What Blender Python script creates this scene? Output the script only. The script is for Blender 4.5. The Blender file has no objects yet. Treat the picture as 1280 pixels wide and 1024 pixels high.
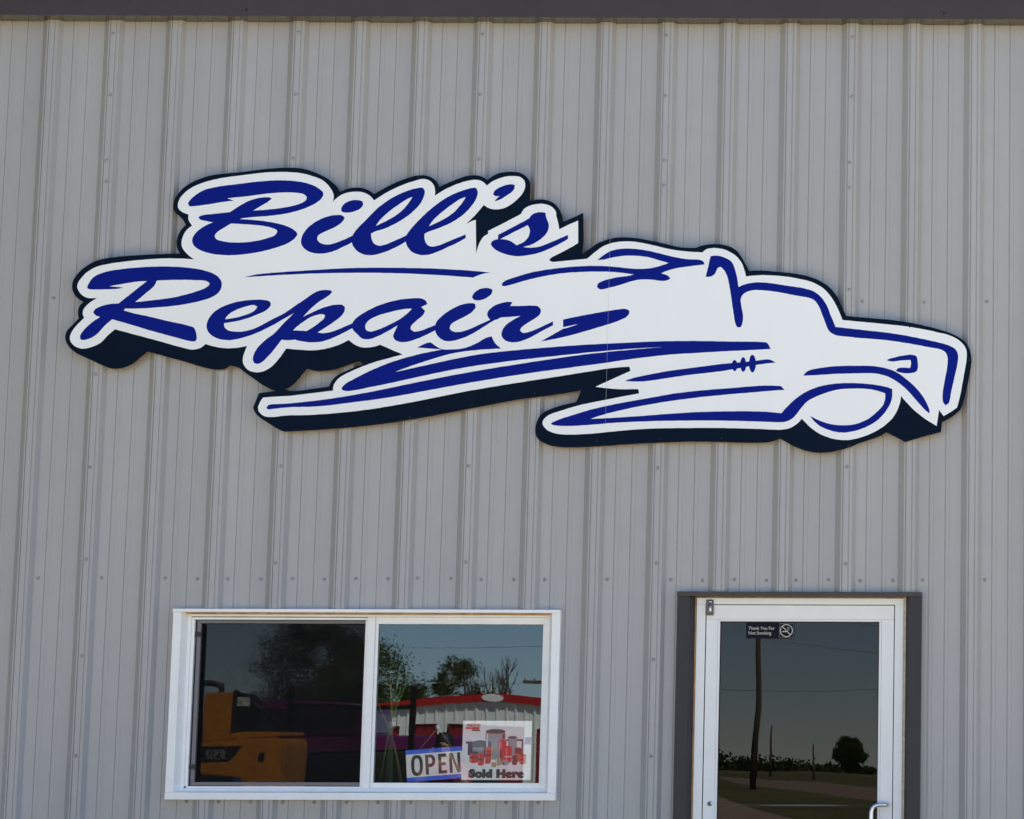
import bpy, bmesh, math, random
from mathutils import Vector, Matrix
R = math.radians
rnd = random.Random(7)
scene = bpy.context.scene
C = scene.collection

# ------------------------------------------------------------------ camera
cam_data = bpy.data.cameras.new('camera')
cam = bpy.data.objects.new('camera', cam_data); C.objects.link(cam)
PITCH, YAW, ROLL = 0.134057, 0.005788, 0.002732
cam_data.sensor_fit = 'HORIZONTAL'; cam_data.sensor_width = 36.0
cam_data.lens = 92.846; cam_data.shift_x = -0.52372          # a crop from the left of a wider frame
cam_data.clip_start = 0.1; cam_data.clip_end = 6000
_fw = Vector((math.sin(YAW)*math.cos(PITCH), math.cos(YAW)*math.cos(PITCH), math.sin(PITCH)))
_rt = Vector((math.cos(YAW), -math.sin(YAW), 0)); _up = _rt.cross(_fw)
_r2 = _rt*math.cos(ROLL) + _up*math.sin(ROLL); _u2 = -_rt*math.sin(ROLL) + _up*math.cos(ROLL)
cam.matrix_world = Matrix(((_r2.x,_u2.x,-_fw.x,2.48292),(_r2.y,_u2.y,-_fw.y,-12.7746),(_r2.z,_u2.z,-_fw.z,1.36),(0,0,0,1)))
scene.camera = cam

# ------------------------------------------------------------------ sky and sun (behind the shop: its front is in open shade)
SUN_EL, SUN_AZ = R(55), R(35)
world = bpy.data.worlds.new('World'); scene.world = world; world.use_nodes = True
wn = world.node_tree; wn.nodes.clear()
sky = wn.nodes.new('ShaderNodeTexSky'); sky.sky_type = 'NISHITA'; sky.sun_disc = False
sky.sun_elevation = SUN_EL; sky.sun_rotation = SUN_AZ; sky.altitude = 200; sky.air_density = 0.6; sky.dust_density = 0.0; sky.ozone_density = 1.8
bg = wn.nodes.new('ShaderNodeBackground'); bg.inputs['Strength'].default_value = 0.08
wo = wn.nodes.new('ShaderNodeOutputWorld')
wn.links.new(sky.outputs[0], bg.inputs[0]); wn.links.new(bg.outputs[0], wo.inputs[0])
sl = bpy.data.lights.new('sun', 'SUN'); sl.energy = 5.0; sl.angle = R(0.53); sl.color = (1.0, 0.93, 0.82)
sun = bpy.data.objects.new('sun', sl); C.objects.link(sun)
_sd = Vector((math.sin(SUN_AZ)*math.cos(SUN_EL), math.cos(SUN_AZ)*math.cos(SUN_EL), math.sin(SUN_EL)))
sun.rotation_euler = _sd.to_track_quat('Z', 'Y').to_euler(); sun.location = (10, 30, 40)
vs = scene.view_settings
vs.view_transform = 'Standard'; vs.look = 'None'; vs.gamma = 1; vs.use_curve_mapping = False
vs.exposure = 2.2
scene.cycles.max_bounces = 10; scene.cycles.transparent_max_bounces = 16; scene.cycles.glossy_bounces = 6
scene.cycles.use_denoising = True
scene.cycles.caustics_reflective = False; scene.cycles.caustics_refractive = False

# ------------------------------------------------------------------ materials
M = {}
def mat(name, col, rough=0.6, metal=0.0, spec=0.5, var=0.0, scale=8.0, bump=0.0, bscale=None, stretch=None, var2=0.0, scale2=1.0, coat=0.0):
    m = bpy.data.materials.new(name); m.use_nodes = True; M[name] = m
    nt = m.node_tree; b = nt.nodes['Principled BSDF']
    b.inputs['Base Color'].default_value = (*col, 1); b.inputs['Roughness'].default_value = rough
    b.inputs['Metallic'].default_value = metal; b.inputs['Specular IOR Level'].default_value = spec
    if coat: b.inputs['Coat Weight'].default_value = coat; b.inputs['Coat Roughness'].default_value = 0.08
    if var or bump:
        tc = nt.nodes.new('ShaderNodeTexCoord'); mp = nt.nodes.new('ShaderNodeMapping')
        if stretch: mp.inputs['Scale'].default_value = stretch
        nt.links.new(tc.outputs['Object'], mp.inputs[0])
        n1 = nt.nodes.new('ShaderNodeTexNoise'); n1.inputs['Scale'].default_value = scale; n1.inputs['Detail'].default_value = 6
        nt.links.new(mp.outputs[0], n1.inputs['Vector'])
        if var:
            mr = nt.nodes.new('ShaderNodeMapRange'); mr.inputs[1].default_value = .3; mr.inputs[2].default_value = .7
            mr.inputs[3].default_value = 1-var; mr.inputs[4].default_value = 1+var
            nt.links.new(n1.outputs['Fac'], mr.inputs[0])
            mx = nt.nodes.new('ShaderNodeMix'); mx.data_type = 'RGBA'; mx.blend_type = 'MULTIPLY'; mx.inputs[0].default_value = 1
            mx.inputs[6].default_value = (*col, 1); nt.links.new(mr.outputs[0], mx.inputs[7])
            last = mx.outputs[2]
            if var2:
                n2 = nt.nodes.new('ShaderNodeTexNoise'); n2.inputs['Scale'].default_value = scale2; n2.inputs['Detail'].default_value = 3
                nt.links.new(tc.outputs['Object'], n2.inputs['Vector'])
                m2 = nt.nodes.new('ShaderNodeMapRange'); m2.inputs[1].default_value = .3; m2.inputs[2].default_value = .7
                m2.inputs[3].default_value = 1-var2; m2.inputs[4].default_value = 1+var2
                nt.links.new(n2.outputs['Fac'], m2.inputs[0])
                x2 = nt.nodes.new('ShaderNodeMix'); x2.data_type = 'RGBA'; x2.blend_type = 'MULTIPLY'; x2.inputs[0].default_value = 1
                nt.links.new(last, x2.inputs[6]); nt.links.new(m2.outputs[0], x2.inputs[7]); last = x2.outputs[2]
            nt.links.new(last, b.inputs['Base Color'])
        if bump:
            nb = nt.nodes.new('ShaderNodeTexNoise'); nb.inputs['Scale'].default_value = bscale or scale; nb.inputs['Detail'].default_value = 4
            nt.links.new(mp.outputs[0], nb.inputs['Vector'])
            bp = nt.nodes.new('ShaderNodeBump'); bp.inputs['Strength'].default_value = bump; bp.inputs['Distance'].default_value = 0.01
            nt.links.new(nb.outputs['Fac'], bp.inputs['Height']); nt.links.new(bp.outputs[0], b.inputs['Normal'])
    return m
def glass(name, ior, tint, wob=0.0, wscale=2.0, coat=(1,1,1)):
    """A thin pane: clear straight through, mirror by Fresnel (ior set for the panes' summed reflections)."""
    m = bpy.data.materials.new(name); m.use_nodes = True; M[name] = m
    nt = m.node_tree; nt.nodes.clear()
    o = nt.nodes.new('ShaderNodeOutputMaterial'); mx = nt.nodes.new('ShaderNodeMixShader')
    t = nt.nodes.new('ShaderNodeBsdfTransparent'); t.inputs[0].default_value = (*tint, 1)
    g = nt.nodes.new('ShaderNodeBsdfGlossy'); g.inputs['Roughness'].default_value = 0.0; g.inputs[0].default_value = (*coat,1)      # tinted glass mirrors its tint
    f = nt.nodes.new('ShaderNodeFresnel'); f.inputs[0].default_value = ior
    nt.links.new(f.outputs[0], mx.inputs[0]); nt.links.new(t.outputs[0], mx.inputs[1]); nt.links.new(g.outputs[0], mx.inputs[2])
    nt.links.new(mx.outputs[0], o.inputs[0])
    if wob:
        tc = nt.nodes.new('ShaderNodeTexCoord'); n = nt.nodes.new('ShaderNodeTexNoise'); n.inputs['Scale'].default_value = wscale; n.inputs['Detail'].default_value = 1
        bp = nt.nodes.new('ShaderNodeBump'); bp.inputs['Strength'].default_value = wob; bp.inputs['Distance'].default_value = 0.01
        nt.links.new(tc.outputs['Object'], n.inputs['Vector']); nt.links.new(n.outputs['Fac'], bp.inputs['Height'])
        nt.links.new(bp.outputs[0], g.inputs['Normal'])
    return m
def screen_mat(name, opacity, col):
    m = bpy.data.materials.new(name); m.use_nodes = True; M[name] = m
    nt = m.node_tree; nt.nodes.clear()
    o = nt.nodes.new('ShaderNodeOutputMaterial'); mx = nt.nodes.new('ShaderNodeMixShader'); mx.inputs[0].default_value = opacity
    t = nt.nodes.new('ShaderNodeBsdfTransparent'); d = nt.nodes.new('ShaderNodeBsdfDiffuse'); d.inputs[0].default_value = (*col, 1)
    nt.links.new(t.outputs[0], mx.inputs[1]); nt.links.new(d.outputs[0], mx.inputs[2]); nt.links.new(mx.outputs[0], o.inputs[0])
    return m
mat('wall_paint', (.318,.326,.326), .36, spec=.5, var=.05, scale=1.3, stretch=(3,3,.3), var2=.02, scale2=9, bump=.3, bscale=1.2)
mat('dark_trim', (.044,.034,.028), .30, spec=.28, var=.06, scale=6)
mat('soffit_metal', (.035,.028,.023), .10, spec=.8)
mat('dark_jamb_trim', (.026,.026,.030), .4, spec=.25, var=.08, scale=5)
mat('white_frame', (.76,.79,.785), .35, spec=.4, var=.035, scale=7, var2=.02, scale2=40)
mat('white_door', (.70,.735,.73), .42, spec=.4, var=.02, scale=11)
mat('sign_white', (.735,.79,.815), .38, spec=.3, var=.010, scale=2, stretch=(4,4,.6), var2=.012, scale2=1.1)
mat('sign_blue', (.0014,.0095,.200), .5, spec=.06, var=.03, scale=30)
mat('sign_navy', (.0022,.0078,.021), .55, spec=.04, var=.10, scale=7)
mat('sign_edge', (.30,.20,.12), .8, var=.2, scale=25)
mat('seam', (.45,.50,.60), .6, spec=.1)
mat('screw_paint', (.27,.275,.28), .45, var=.1, scale=90)
mat('dark_screw', (.016,.014,.013), .6, spec=.15)
mat('decal_number', (.36,.37,.34), .6)
mat('raw_wood', (.42,.25,.11), .8, var=.35, scale=30, stretch=(1,1,.3))
mat('sealant', (.55,.47,.36), .7, var=.25, scale=40)
mat('alu', (.55,.57,.60), .28, metal=.9)
mat('screen_frame', (.13,.13,.14), .5)
mat('black_rubber', (.012,.012,.013), .6)
mat('hinge_dark', (.10,.09,.08), .4, metal=.6)
mat('interior', (.055,.05,.045), .9, var=.2, scale=2)
mat('interior_floor', (.06,.055,.05), .8)
mat('shell', (.30,.30,.30), .6)
glass('glass_pane', 1.64, (.98,.985,.985), .06, 1.3, (.84,.95,1.0))
glass('glass_left', 2.25, (.55,.58,.6), .06, 1.5)
glass('glass_door', 1.37, (.35,.36,.37), .07, 1.1, (.92,.88,.86))
screen_mat('insect_mesh', .44, (.010,.010,.011))
mat('open_white', (.90,.91,.91), .5, var=.02, scale=20)
mat('open_blue', (.01,.14,.85), .5)
mat('ink', (.012,.011,.010), .5)
mat('poster_paper', (.89,.91,.94), .35, spec=.6, var=.05, scale=6)
mat('ink_red', (.70,.02,.02), .45); mat('ink_deepred', (.22,.015,.03), .45); mat('ink_dark', (.05,.05,.065), .45)
mat('ink_grey', (.33,.36,.40), .45); mat('ink_tan', (.50,.38,.18), .45); mat('ink_white', (.82,.82,.82), .4); mat('ink_pink', (.85,.28,.26), .4); mat('ink_violet', (.28,.24,.52), .45); mat('ink_orange', (.55,.16,.03), .45)
mat('decal_black', (.006,.008,.011), .5, spec=.08); mat('decal_ink', (.42,.45,.41), .6)
mat('bamboo', (.22,.22,.03), .5, var=.3, scale=18); mat('bamboo_green', (.06,.16,.02), .5, var=.3, scale=18)
mat('cord', (.45,.40,.32), .8)
mat('gravel', (.30,.255,.19), .95, var=.22, scale=14, var2=.12, scale2=.35, bump=.5, bscale=30)
mat('grass_field', (.095,.095,.03), .95, var=.35, scale=.35, var2=.25, scale2=.05)
mat('dirt_road', (.24,.19,.14), .95, var=.15, scale=1.5)
mat('bark', (.11,.085,.06), .9, var=.3, scale=6)
mat('leaf_a', (.15,.19,.05), .7, var=.35, scale=2.2); mat('leaf_b', (.17,.185,.065), .7, var=.35, scale=2.2); mat('leaf_c', (.11,.14,.04), .7, var=.35, scale=2.2)
mat('pole_wood', (.13,.10,.075), .9, var=.25, scale=5, stretch=(1,1,.1))
mat('wire', (.03,.03,.03), .6); mat('insulator', (.45,.4,.35), .3)
mat('red_trim', (.42,.012,.010), .4, var=.05, scale=2); mat('barn_white', (.78,.78,.76), .5, var=.05, scale=1); mat('barn_red', (.24,.012,.014), .5)
mat('roof_grey', (.4,.4,.4), .5)
mat('loader_yellow', (.74,.29,.006), .4, var=.06, scale=5, coat=.3); mat('loader_black', (.018,.018,.018), .5); mat('tyre', (.02,.02,.02), .85)
mat('purple_paint', (.13,.018,.10), .3, coat=.6); mat('car_glass', (.01,.01,.012), .05); mat('chrome', (.75,.75,.75), .1, metal=1)
mat('tank_blue', (.02,.09,.45), .4)
mat('skin', (.45,.27,.19), .6); mat('hair', (.012,.009,.008), .6); mat('shirt', (.26,.03,.05), .8); mat('jeans', (.05,.07,.13), .85); mat('camera_black', (.012,.012,.012), .4)

# ------------------------------------------------------------------ builders
def link(o, parent=None):
    C.objects.link(o)
    if parent is not None: o.parent = parent
    return o
def tag(o, label=None, cat=None, group=None, kind=None):
    if label: o['label'] = label
    if cat: o['category'] = cat
    if group: o['group'] = group
    if kind: o['kind'] = kind
    return o
def thing(name, loc, label, cat, group=None):
    o = bpy.data.objects.new(name, None); o.empty_display_size = .2; o.location = loc; C.objects.link(o)
    return tag(o, label, cat, group)
class MB:
    def __init__(s): s.v = []; s.f = []; s.m = []; s.smooth = []
    def add(s, vs_, fs, mi=0, sm=False):
        b = len(s.v); s.v += [tuple(p) for p in vs_]
        for f in fs: s.f.append(tuple(i+b for i in f)); s.m.append(mi); s.smooth.append(sm)
        return s
    def box(s, x0, x1, y0, y1, z0, z1, mi=0):
        return s.add([(x0,y0,z0),(x1,y0,z0),(x1,y1,z0),(x0,y1,z0),(x0,y0,z1),(x1,y0,z1),(x1,y1,z1),(x0,y1,z1)],
                     [(0,3,2,1),(4,5,6,7),(0,1,5,4),(1,2,6,5),(2,3,7,6),(3,0,4,7)], mi)
    def prism(s, poly, y0, y1, mi=0):      # poly of (x,z), counter-clockwise seen from -y
        n = len(poly)
        return s.add([(x,y0,z) for x,z in poly]+[(x,y1,z) for x,z in poly],
              [tuple(range(n)), tuple(range(2*n-1,n-1,-1))]+[(i,n+i,n+(i+1)%n,(i+1)%n) for i in range(n)], mi)
    def tube(s, pts, rad, seg=8, mi=0, cap=True):
        pts = [Vector(p) for p in pts]; n = len(pts)
        rad = rad if isinstance(rad, (list,tuple)) else [rad]*n
        vs_ = []; up = None
        for i,p in enumerate(pts):
            d = (pts[min(i+1,n-1)]-pts[max(i-1,0)]).normalized()
            if up is None: up = Vector((0,0,1)) if abs(d.z) < .9 else Vector((1,0,0))
            a = d.cross(up).normalized(); b = a.cross(d).normalized(); up = b
            for k in range(seg):
                t = 2*math.pi*k/seg; vs_.append(p+(a*math.cos(t)+b*math.sin(t))*rad[i])
        fs = []
        for i in range(n-1):
            for k in range(seg): fs.append((i*seg+k, (i+1)*seg+k, (i+1)*seg+(k+1)%seg, i*seg+(k+1)%seg))
        s.add(vs_, fs, mi, True)
        if cap:
            b = len(s.v)-len(vs_)
            s.f.append(tuple(b+k for k in range(seg))); s.m.append(mi); s.smooth.append(False)
            s.f.append(tuple(b+(n-1)*seg+k for k in reversed(range(seg)))); s.m.append(mi); s.smooth.append(False)
        return s
    def lathe(s, prof, axis, c, seg=16, mi=0, sm=True):   # prof of (r, t) along axis 'x','y','z'
        vs_ = []
        for r,t in prof:
            for k in range(seg):
                a = 2*math.pi*k/seg; u,w = r*math.cos(a), r*math.sin(a)
                vs_.append({'x':(c[0]+t,c[1]+u,c[2]+w),'y':(c[0]+w,c[1]+t,c[2]+u),'z':(c[0]+u,c[1]+w,c[2]+t)}[axis])
        fs = [(i*seg+k,i*seg+(k+1)%seg,(i+1)*seg+(k+1)%seg,(i+1)*seg+k) for i in range(len(prof)-1) for k in range(seg)]
        return s.add(vs_, fs, mi, sm)
    def mesh(s, name, mats):
        me = bpy.data.meshes.new(name); me.from_pydata(s.v, [], s.f)
        for m in (mats if isinstance(mats,(list,tuple)) else [mats]): me.materials.append(M[m])
        me.polygons.foreach_set('material_index', s.m); me.polygons.foreach_set('use_smooth', s.smooth)
        me.update(); return me
    def build(s, name, mats, parent=None, bevel=0):
        o = link(bpy.data.objects.new(name, s.mesh(name, mats)), parent)
        if bevel:
            bm = bmesh.new(); bm.from_mesh(o.data); bmesh.ops.recalc_face_normals(bm, faces=bm.faces)
            es = [e for e in bm.edges if len(e.link_faces) == 2 and e.calc_face_angle(0) > R(35)]
            bmesh.ops.bevel(bm, geom=es, offset=bevel, segments=2, profile=.6, affect='EDGES', clamp_overlap=True)
            bm.to_mesh(o.data); bm.free()
        return o
def box(name, x0, x1, y0, y1, z0, z1, m, parent=None, bevel=0):
    return MB().box(x0,x1,y0,y1,z0,z1).build(name, m, parent, bevel)
def flat_shape(name, loops, y_back, y_front, m, parent=None, edge=None):
    """Outline(s) in (x, z) filled and given real thickness towards -y."""
    cu = bpy.data.curves.new(name, 'CURVE'); cu.dimensions = '2D'; cu.fill_mode = 'BOTH'
    cu.extrude = abs(y_front-y_back)/2
    for lp in loops:
        sp = cu.splines.new('POLY'); sp.points.add(len(lp)-1)
        for i,(x,z) in enumerate(lp): sp.points[i].co = (x, z, 0, 1)
        sp.use_cyclic_u = True
    return _from_curve(cu, name, y_back, y_front, m, parent, edge)
def _from_curve(cu, name, y_back, y_front, m, parent, edge=None, mtx=None):
    tmp = bpy.data.objects.new('tmp', cu); C.objects.link(tmp)
    dg = bpy.context.evaluated_depsgraph_get()
    me = bpy.data.meshes.new_from_object(tmp.evaluated_get(dg)); me.name = name
    bpy.data.objects.remove(tmp); bpy.data.curves.remove(cu)
    me.transform(Matrix.Translation((0,(y_back+y_front)/2,0)) @ Matrix.Rotation(R(90),4,'X'))
    if mtx is not None: me.transform(mtx)
    me.materials.clear(); me.materials.append(M[m])
    if edge:
        me.materials.append(M[edge]); me.update()
        for p in me.polygons: p.material_index = 1 if abs(p.normal.y) < .5 else 0
    for p in me.polygons: p.use_smooth = False
    return link(bpy.data.objects.new(name, me), parent)
def text(name, body, x, z, size, y_back, y_front, m, parent=None, bold=0.0, sx=1.0, align='LEFT', rot=0.0, shear=0.0, mtx=None, space=1.0):
    cu = bpy.data.curves.new(name, 'FONT'); cu.body = body; cu.size = size; cu.offset = bold; cu.align_x = align; cu.align_y = 'CENTER'
    cu.extrude = abs(y_front-y_back)/2; cu.fill_mode = 'BOTH'; cu.shear = shear; cu.space_character = space; cu.resolution_u = 4
    mm = Matrix.Translation((x,0,z)) @ Matrix.Rotation(-rot,4,'Y') @ Matrix.Diagonal((sx,1,1,1))
    if mtx is not None: mm = mtx @ mm
    return _from_curve(cu, name, y_back, y_front, m, parent, None, mm)
def copy_tree(o, parent=None):
    c = o.copy(); C.objects.link(c); c.parent = parent
    for ch in list(o.children): copy_tree(ch, c)
    return c

# ------------------------------------------------------------------ ground
def sheet(name, poly, z, m, kind='structure'):
    o = MB().add([(x,y,z) for x,y in poly], [tuple(range(len(poly)))]).build(name, m)
    return tag(o, kind=kind)
sheet('ground', [(-1500,-2500),(1500,-2500),(1500,900),(-1500,900)], -.012, 'grass_field')
sheet('gravel_lot', [(-60,-118),(-12.8,-115),(-3.2,-54),(6,-30),(60,-26),(60,20),(-7.5,20),(-7.5,-6),(-10,-9),(-60,-13)], -.004, 'gravel')
mat('bounce_gravel', (.345,.275,.170), .95, var=.2, scale=9, var2=.12, scale2=.5, bump=.4, bscale=25)
sheet('bounce_apron', [(-9,-10.5),(30,-10.5),(30,.3),(-7.4,.3),(-7.4,-6)], 0.0, 'bounce_gravel')  # unseen ground strip, added to tune the warm bounce onto the wall
sheet('dirt_road', [(-33,-287),(-20.1,-191),(-4.2,-99.6),(10,-72),(60,-60),(60,-74),(14,-118),(-9.1,-182)], -.004, 'dirt_road')
sheet('far_road', [(-400,-420),(400,-410),(400,-432),(-400,-442)], -.004, 'dirt_road')

# ------------------------------------------------------------------ the repair shop
RIB = 0.3048
def rib_x(n): return RIB*(n-8)
WIN = (-1.630, .197, 1.203, 2.084)      # openings cut in the wall (x0, x1, z0, z1)
DOOR = (.800, 1.925, -.1, 2.172)
EAVE = 5.011
H = .029
PROF = [(0,0),(.0300,-H),(.0358,-H),(.0367,-H+.0048),(.0402,-H+.0048),(.0411,-H),(.0655,-H),(.0668,-H+.0030),(.0695,-H+.0030),(.0708,-H),(.0835,-H),(.1000,0),
        (.1493,0),(.1504,.0032),(.1532,.0032),(.1543,0),(.1720,.0),(.1735,-.0010),(.1750,0),(.2265,0),(.2276,.0032),(.2304,.0032),(.2315,0),(.2480,0),(.2495,-.0010),(.2510,0)]
def wall_y(x):
    t = (x/RIB) % 1.0*RIB; ps = PROF+[(RIB,0)]
    for (a,ya),(b,yb) in zip(ps, ps[1:]):
        if a <= t <= b: return ya+(yb-ya)*(t-a)/max(b-a,1e-9)
    return 0
shop = thing('repair_shop', (0,0,0), 'grey ribbed metal repair shop with dark brown eave trim', 'building')
screw_mb = MB().lathe([(.0001,-.0075),(.0042,-.0072),(.0046,-.0028),(.0078,-.0022),(.0084,0)], 'y', (0,0,0), 10)
screw_me = screw_mb.mesh('screw', 'screw_paint')
def screw(x, z, parent, dy=0.0, me=None):
    o = link(bpy.data.objects.new('screw', me or screw_me), parent); o.location = (x, wall_y(x)+dy-.0003, z); o.rotation_euler = (0, rnd.uniform(0,3), 0); return o
panels = []
def panel(x0, x1):
    xs = {round(x0,5), round(x1,5)}
    n0 = math.floor(x0/RIB)-1
    for n in range(n0, n0+7):
        for a,_ in PROF:
            x = n*RIB+a
            if x0 < x < x1: xs.add(round(x,5))
    for op in (WIN, DOOR):
        for x in op[:2]:
            if x0 < x < x1: xs.add(round(x,5))
    xs = sorted(xs); mb = MB()
    for a,b in zip(xs, xs[1:]):
        if b-a < 1e-5: continue
        mid = (a+b)/2; zs = [(0,EAVE+.02)]
        for op in (WIN, DOOR):
            if op[0] < mid < op[1]:
                zs = [(p,q) for z0,z1 in zs for p,q in ((z0,min(z1,op[2])),(max(z0,op[3]),z1)) if q-p > 1e-4]
        ya, yb = wall_y(a+1e-7), wall_y(b-1e-7)
        for z0,z1 in zs: mb.add([(a,ya,z0),(b,yb,z0),(b,yb,z1),(a,ya,z1)], [(0,1,2,3)])
    p = mb.build('wall_panel', 'wall_paint', shop); p['_x0'] = x0; panels.append((x0,x1,p)); return p
for i in range(-4, 8):
    a = rib_x(3*i+1)+.0288; panel(a, a+3*RIB)
X0, X1 = panels[0][0], panels[-1][1]
for o in panels: del o[2]['_x0']
def panel_at(x):
    for a,b,p in panels:
        if a <= x < b: return p
GIRTS = [2.246, 3.615]
# pan screws beside the ribs, as they stand on the wall
for x in (-2.317,-2.011,-1.704,-1.550,-1.403,-1.243,-1.091,-.938,-.785,-.630,-.488,-.327,-.181,-.025,.126,.428,.736,.888,1.042,1.196,1.340,1.497,1.650,1.808,1.953,2.253,-2.62,2.56,2.86,-2.93):
    screw(x, 2.246+rnd.uniform(-.004,.004), panel_at(x))
for n in range(-1, 18): x = rib_x(n)+.122+rnd.uniform(-.004,.004); screw(x, 3.615+rnd.uniform(-.005,.005), panel_at(x))
for n in range(2, 9):
    for dx in (.125,.275):
        x = rib_x(n)+dx
        if -1.62 < x < .19: screw(x, 1.178, panel_at(x))
for n in range(-2, 18, 3):
    for z in (4.945,4.630,4.305,4.185,3.66,3.24,2.785,2.325,1.86,1.40,.93):
        x = rib_x(n)+.054+rnd.uniform(-.004,.004); p = panel_at(x)
        if WIN[0]-.03 < x < WIN[1]+.03 and WIN[2]-.05 < z < WIN[3]+.03: continue
        if DOOR[0]-.05 < x < DOOR[1]+.05 and z < DOOR[3]+.03: continue
        screw(x, z+rnd.uniform(-.01,.01), p)
# eave: fascia boards with a lap joint, flat soffit that mirrors the wall, roof, other walls
fx = [X0-.1, -1.35, 2.053, X1+.1]
for k,(a,b) in enumerate(zip(fx, fx[1:])):
    MB().prism([(a,EAVE),(b,EAVE),(b,EAVE+.30),(a,EAVE+.30)], -.115-.002*(k%2), -.108, 0).build('fascia', 'dark_trim', shop)
box('soffit', X0-.1, X1+.1, -.108, .05, EAVE, EAVE+.006, 'soffit_metal', shop)
fs_me = MB().lathe([(.0001,-.004),(.004,-.0038),(.006,0)], 'y', (0,0,0), 8).mesh('screw','dark_screw')
for x,z,y in ((2.036,EAVE+.028,-.1175),(-1.4,EAVE+.03,-.1175)):
    o = link(bpy.data.objects.new('screw', fs_me), shop); o.location = (x,y,z)
DEPTH = 14.0
MB().prism([(X0-.15,EAVE+.06),(X1+.15,EAVE+.06),(X1+.15,EAVE+.10),(X0-.15,EAVE+.10)], -.10, DEPTH).build('roof', 'roof_grey', shop)
box('side_wall', X0-.06, X0+.0, .002, DEPTH, 0, EAVE+.06, 'shell', shop)
box('side_wall', X1-.0, X1+.06, .002, DEPTH, 0, EAVE+.06, 'shell', shop)
box('back_wall', X0, X1, DEPTH-.1, DEPTH-.002, 0, EAVE+.06, 'shell', shop)
box('interior_floor', X0+.002, X1-.002, .12, 4.6, -.002, .01, 'interior_floor', shop)
box('partition', X0+.002, X1-.002, 4.6, 4.7, 0.012, 2.75, 'interior', shop)
box('inner_ceiling', X0+.002, X1-.002, .12, 4.7, 2.752, 2.8, 'interior', shop)
def inner_lining():
    mb = MB(); y0,y1 = .10,.118
    xs = [X0+.002, WIN[0]+.004, WIN[1]-.004, DOOR[0]+.02, DOOR[1]-.02, X1-.002]
    for a,b,z0,z1 in ((xs[0],xs[1],0,2.75),(xs[1],xs[2],0,WIN[2]),(xs[1],xs[2],WIN[3],2.75),(xs[2],xs[3],0,2.75),(xs[3],xs[4],DOOR[3],2.75),(xs[4],xs[5],0,2.75)):
        mb.box(a,b,y0,y1,z0,z1)
    return mb.build('inner_lining', 'interior', shop)
inner_lining()

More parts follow.
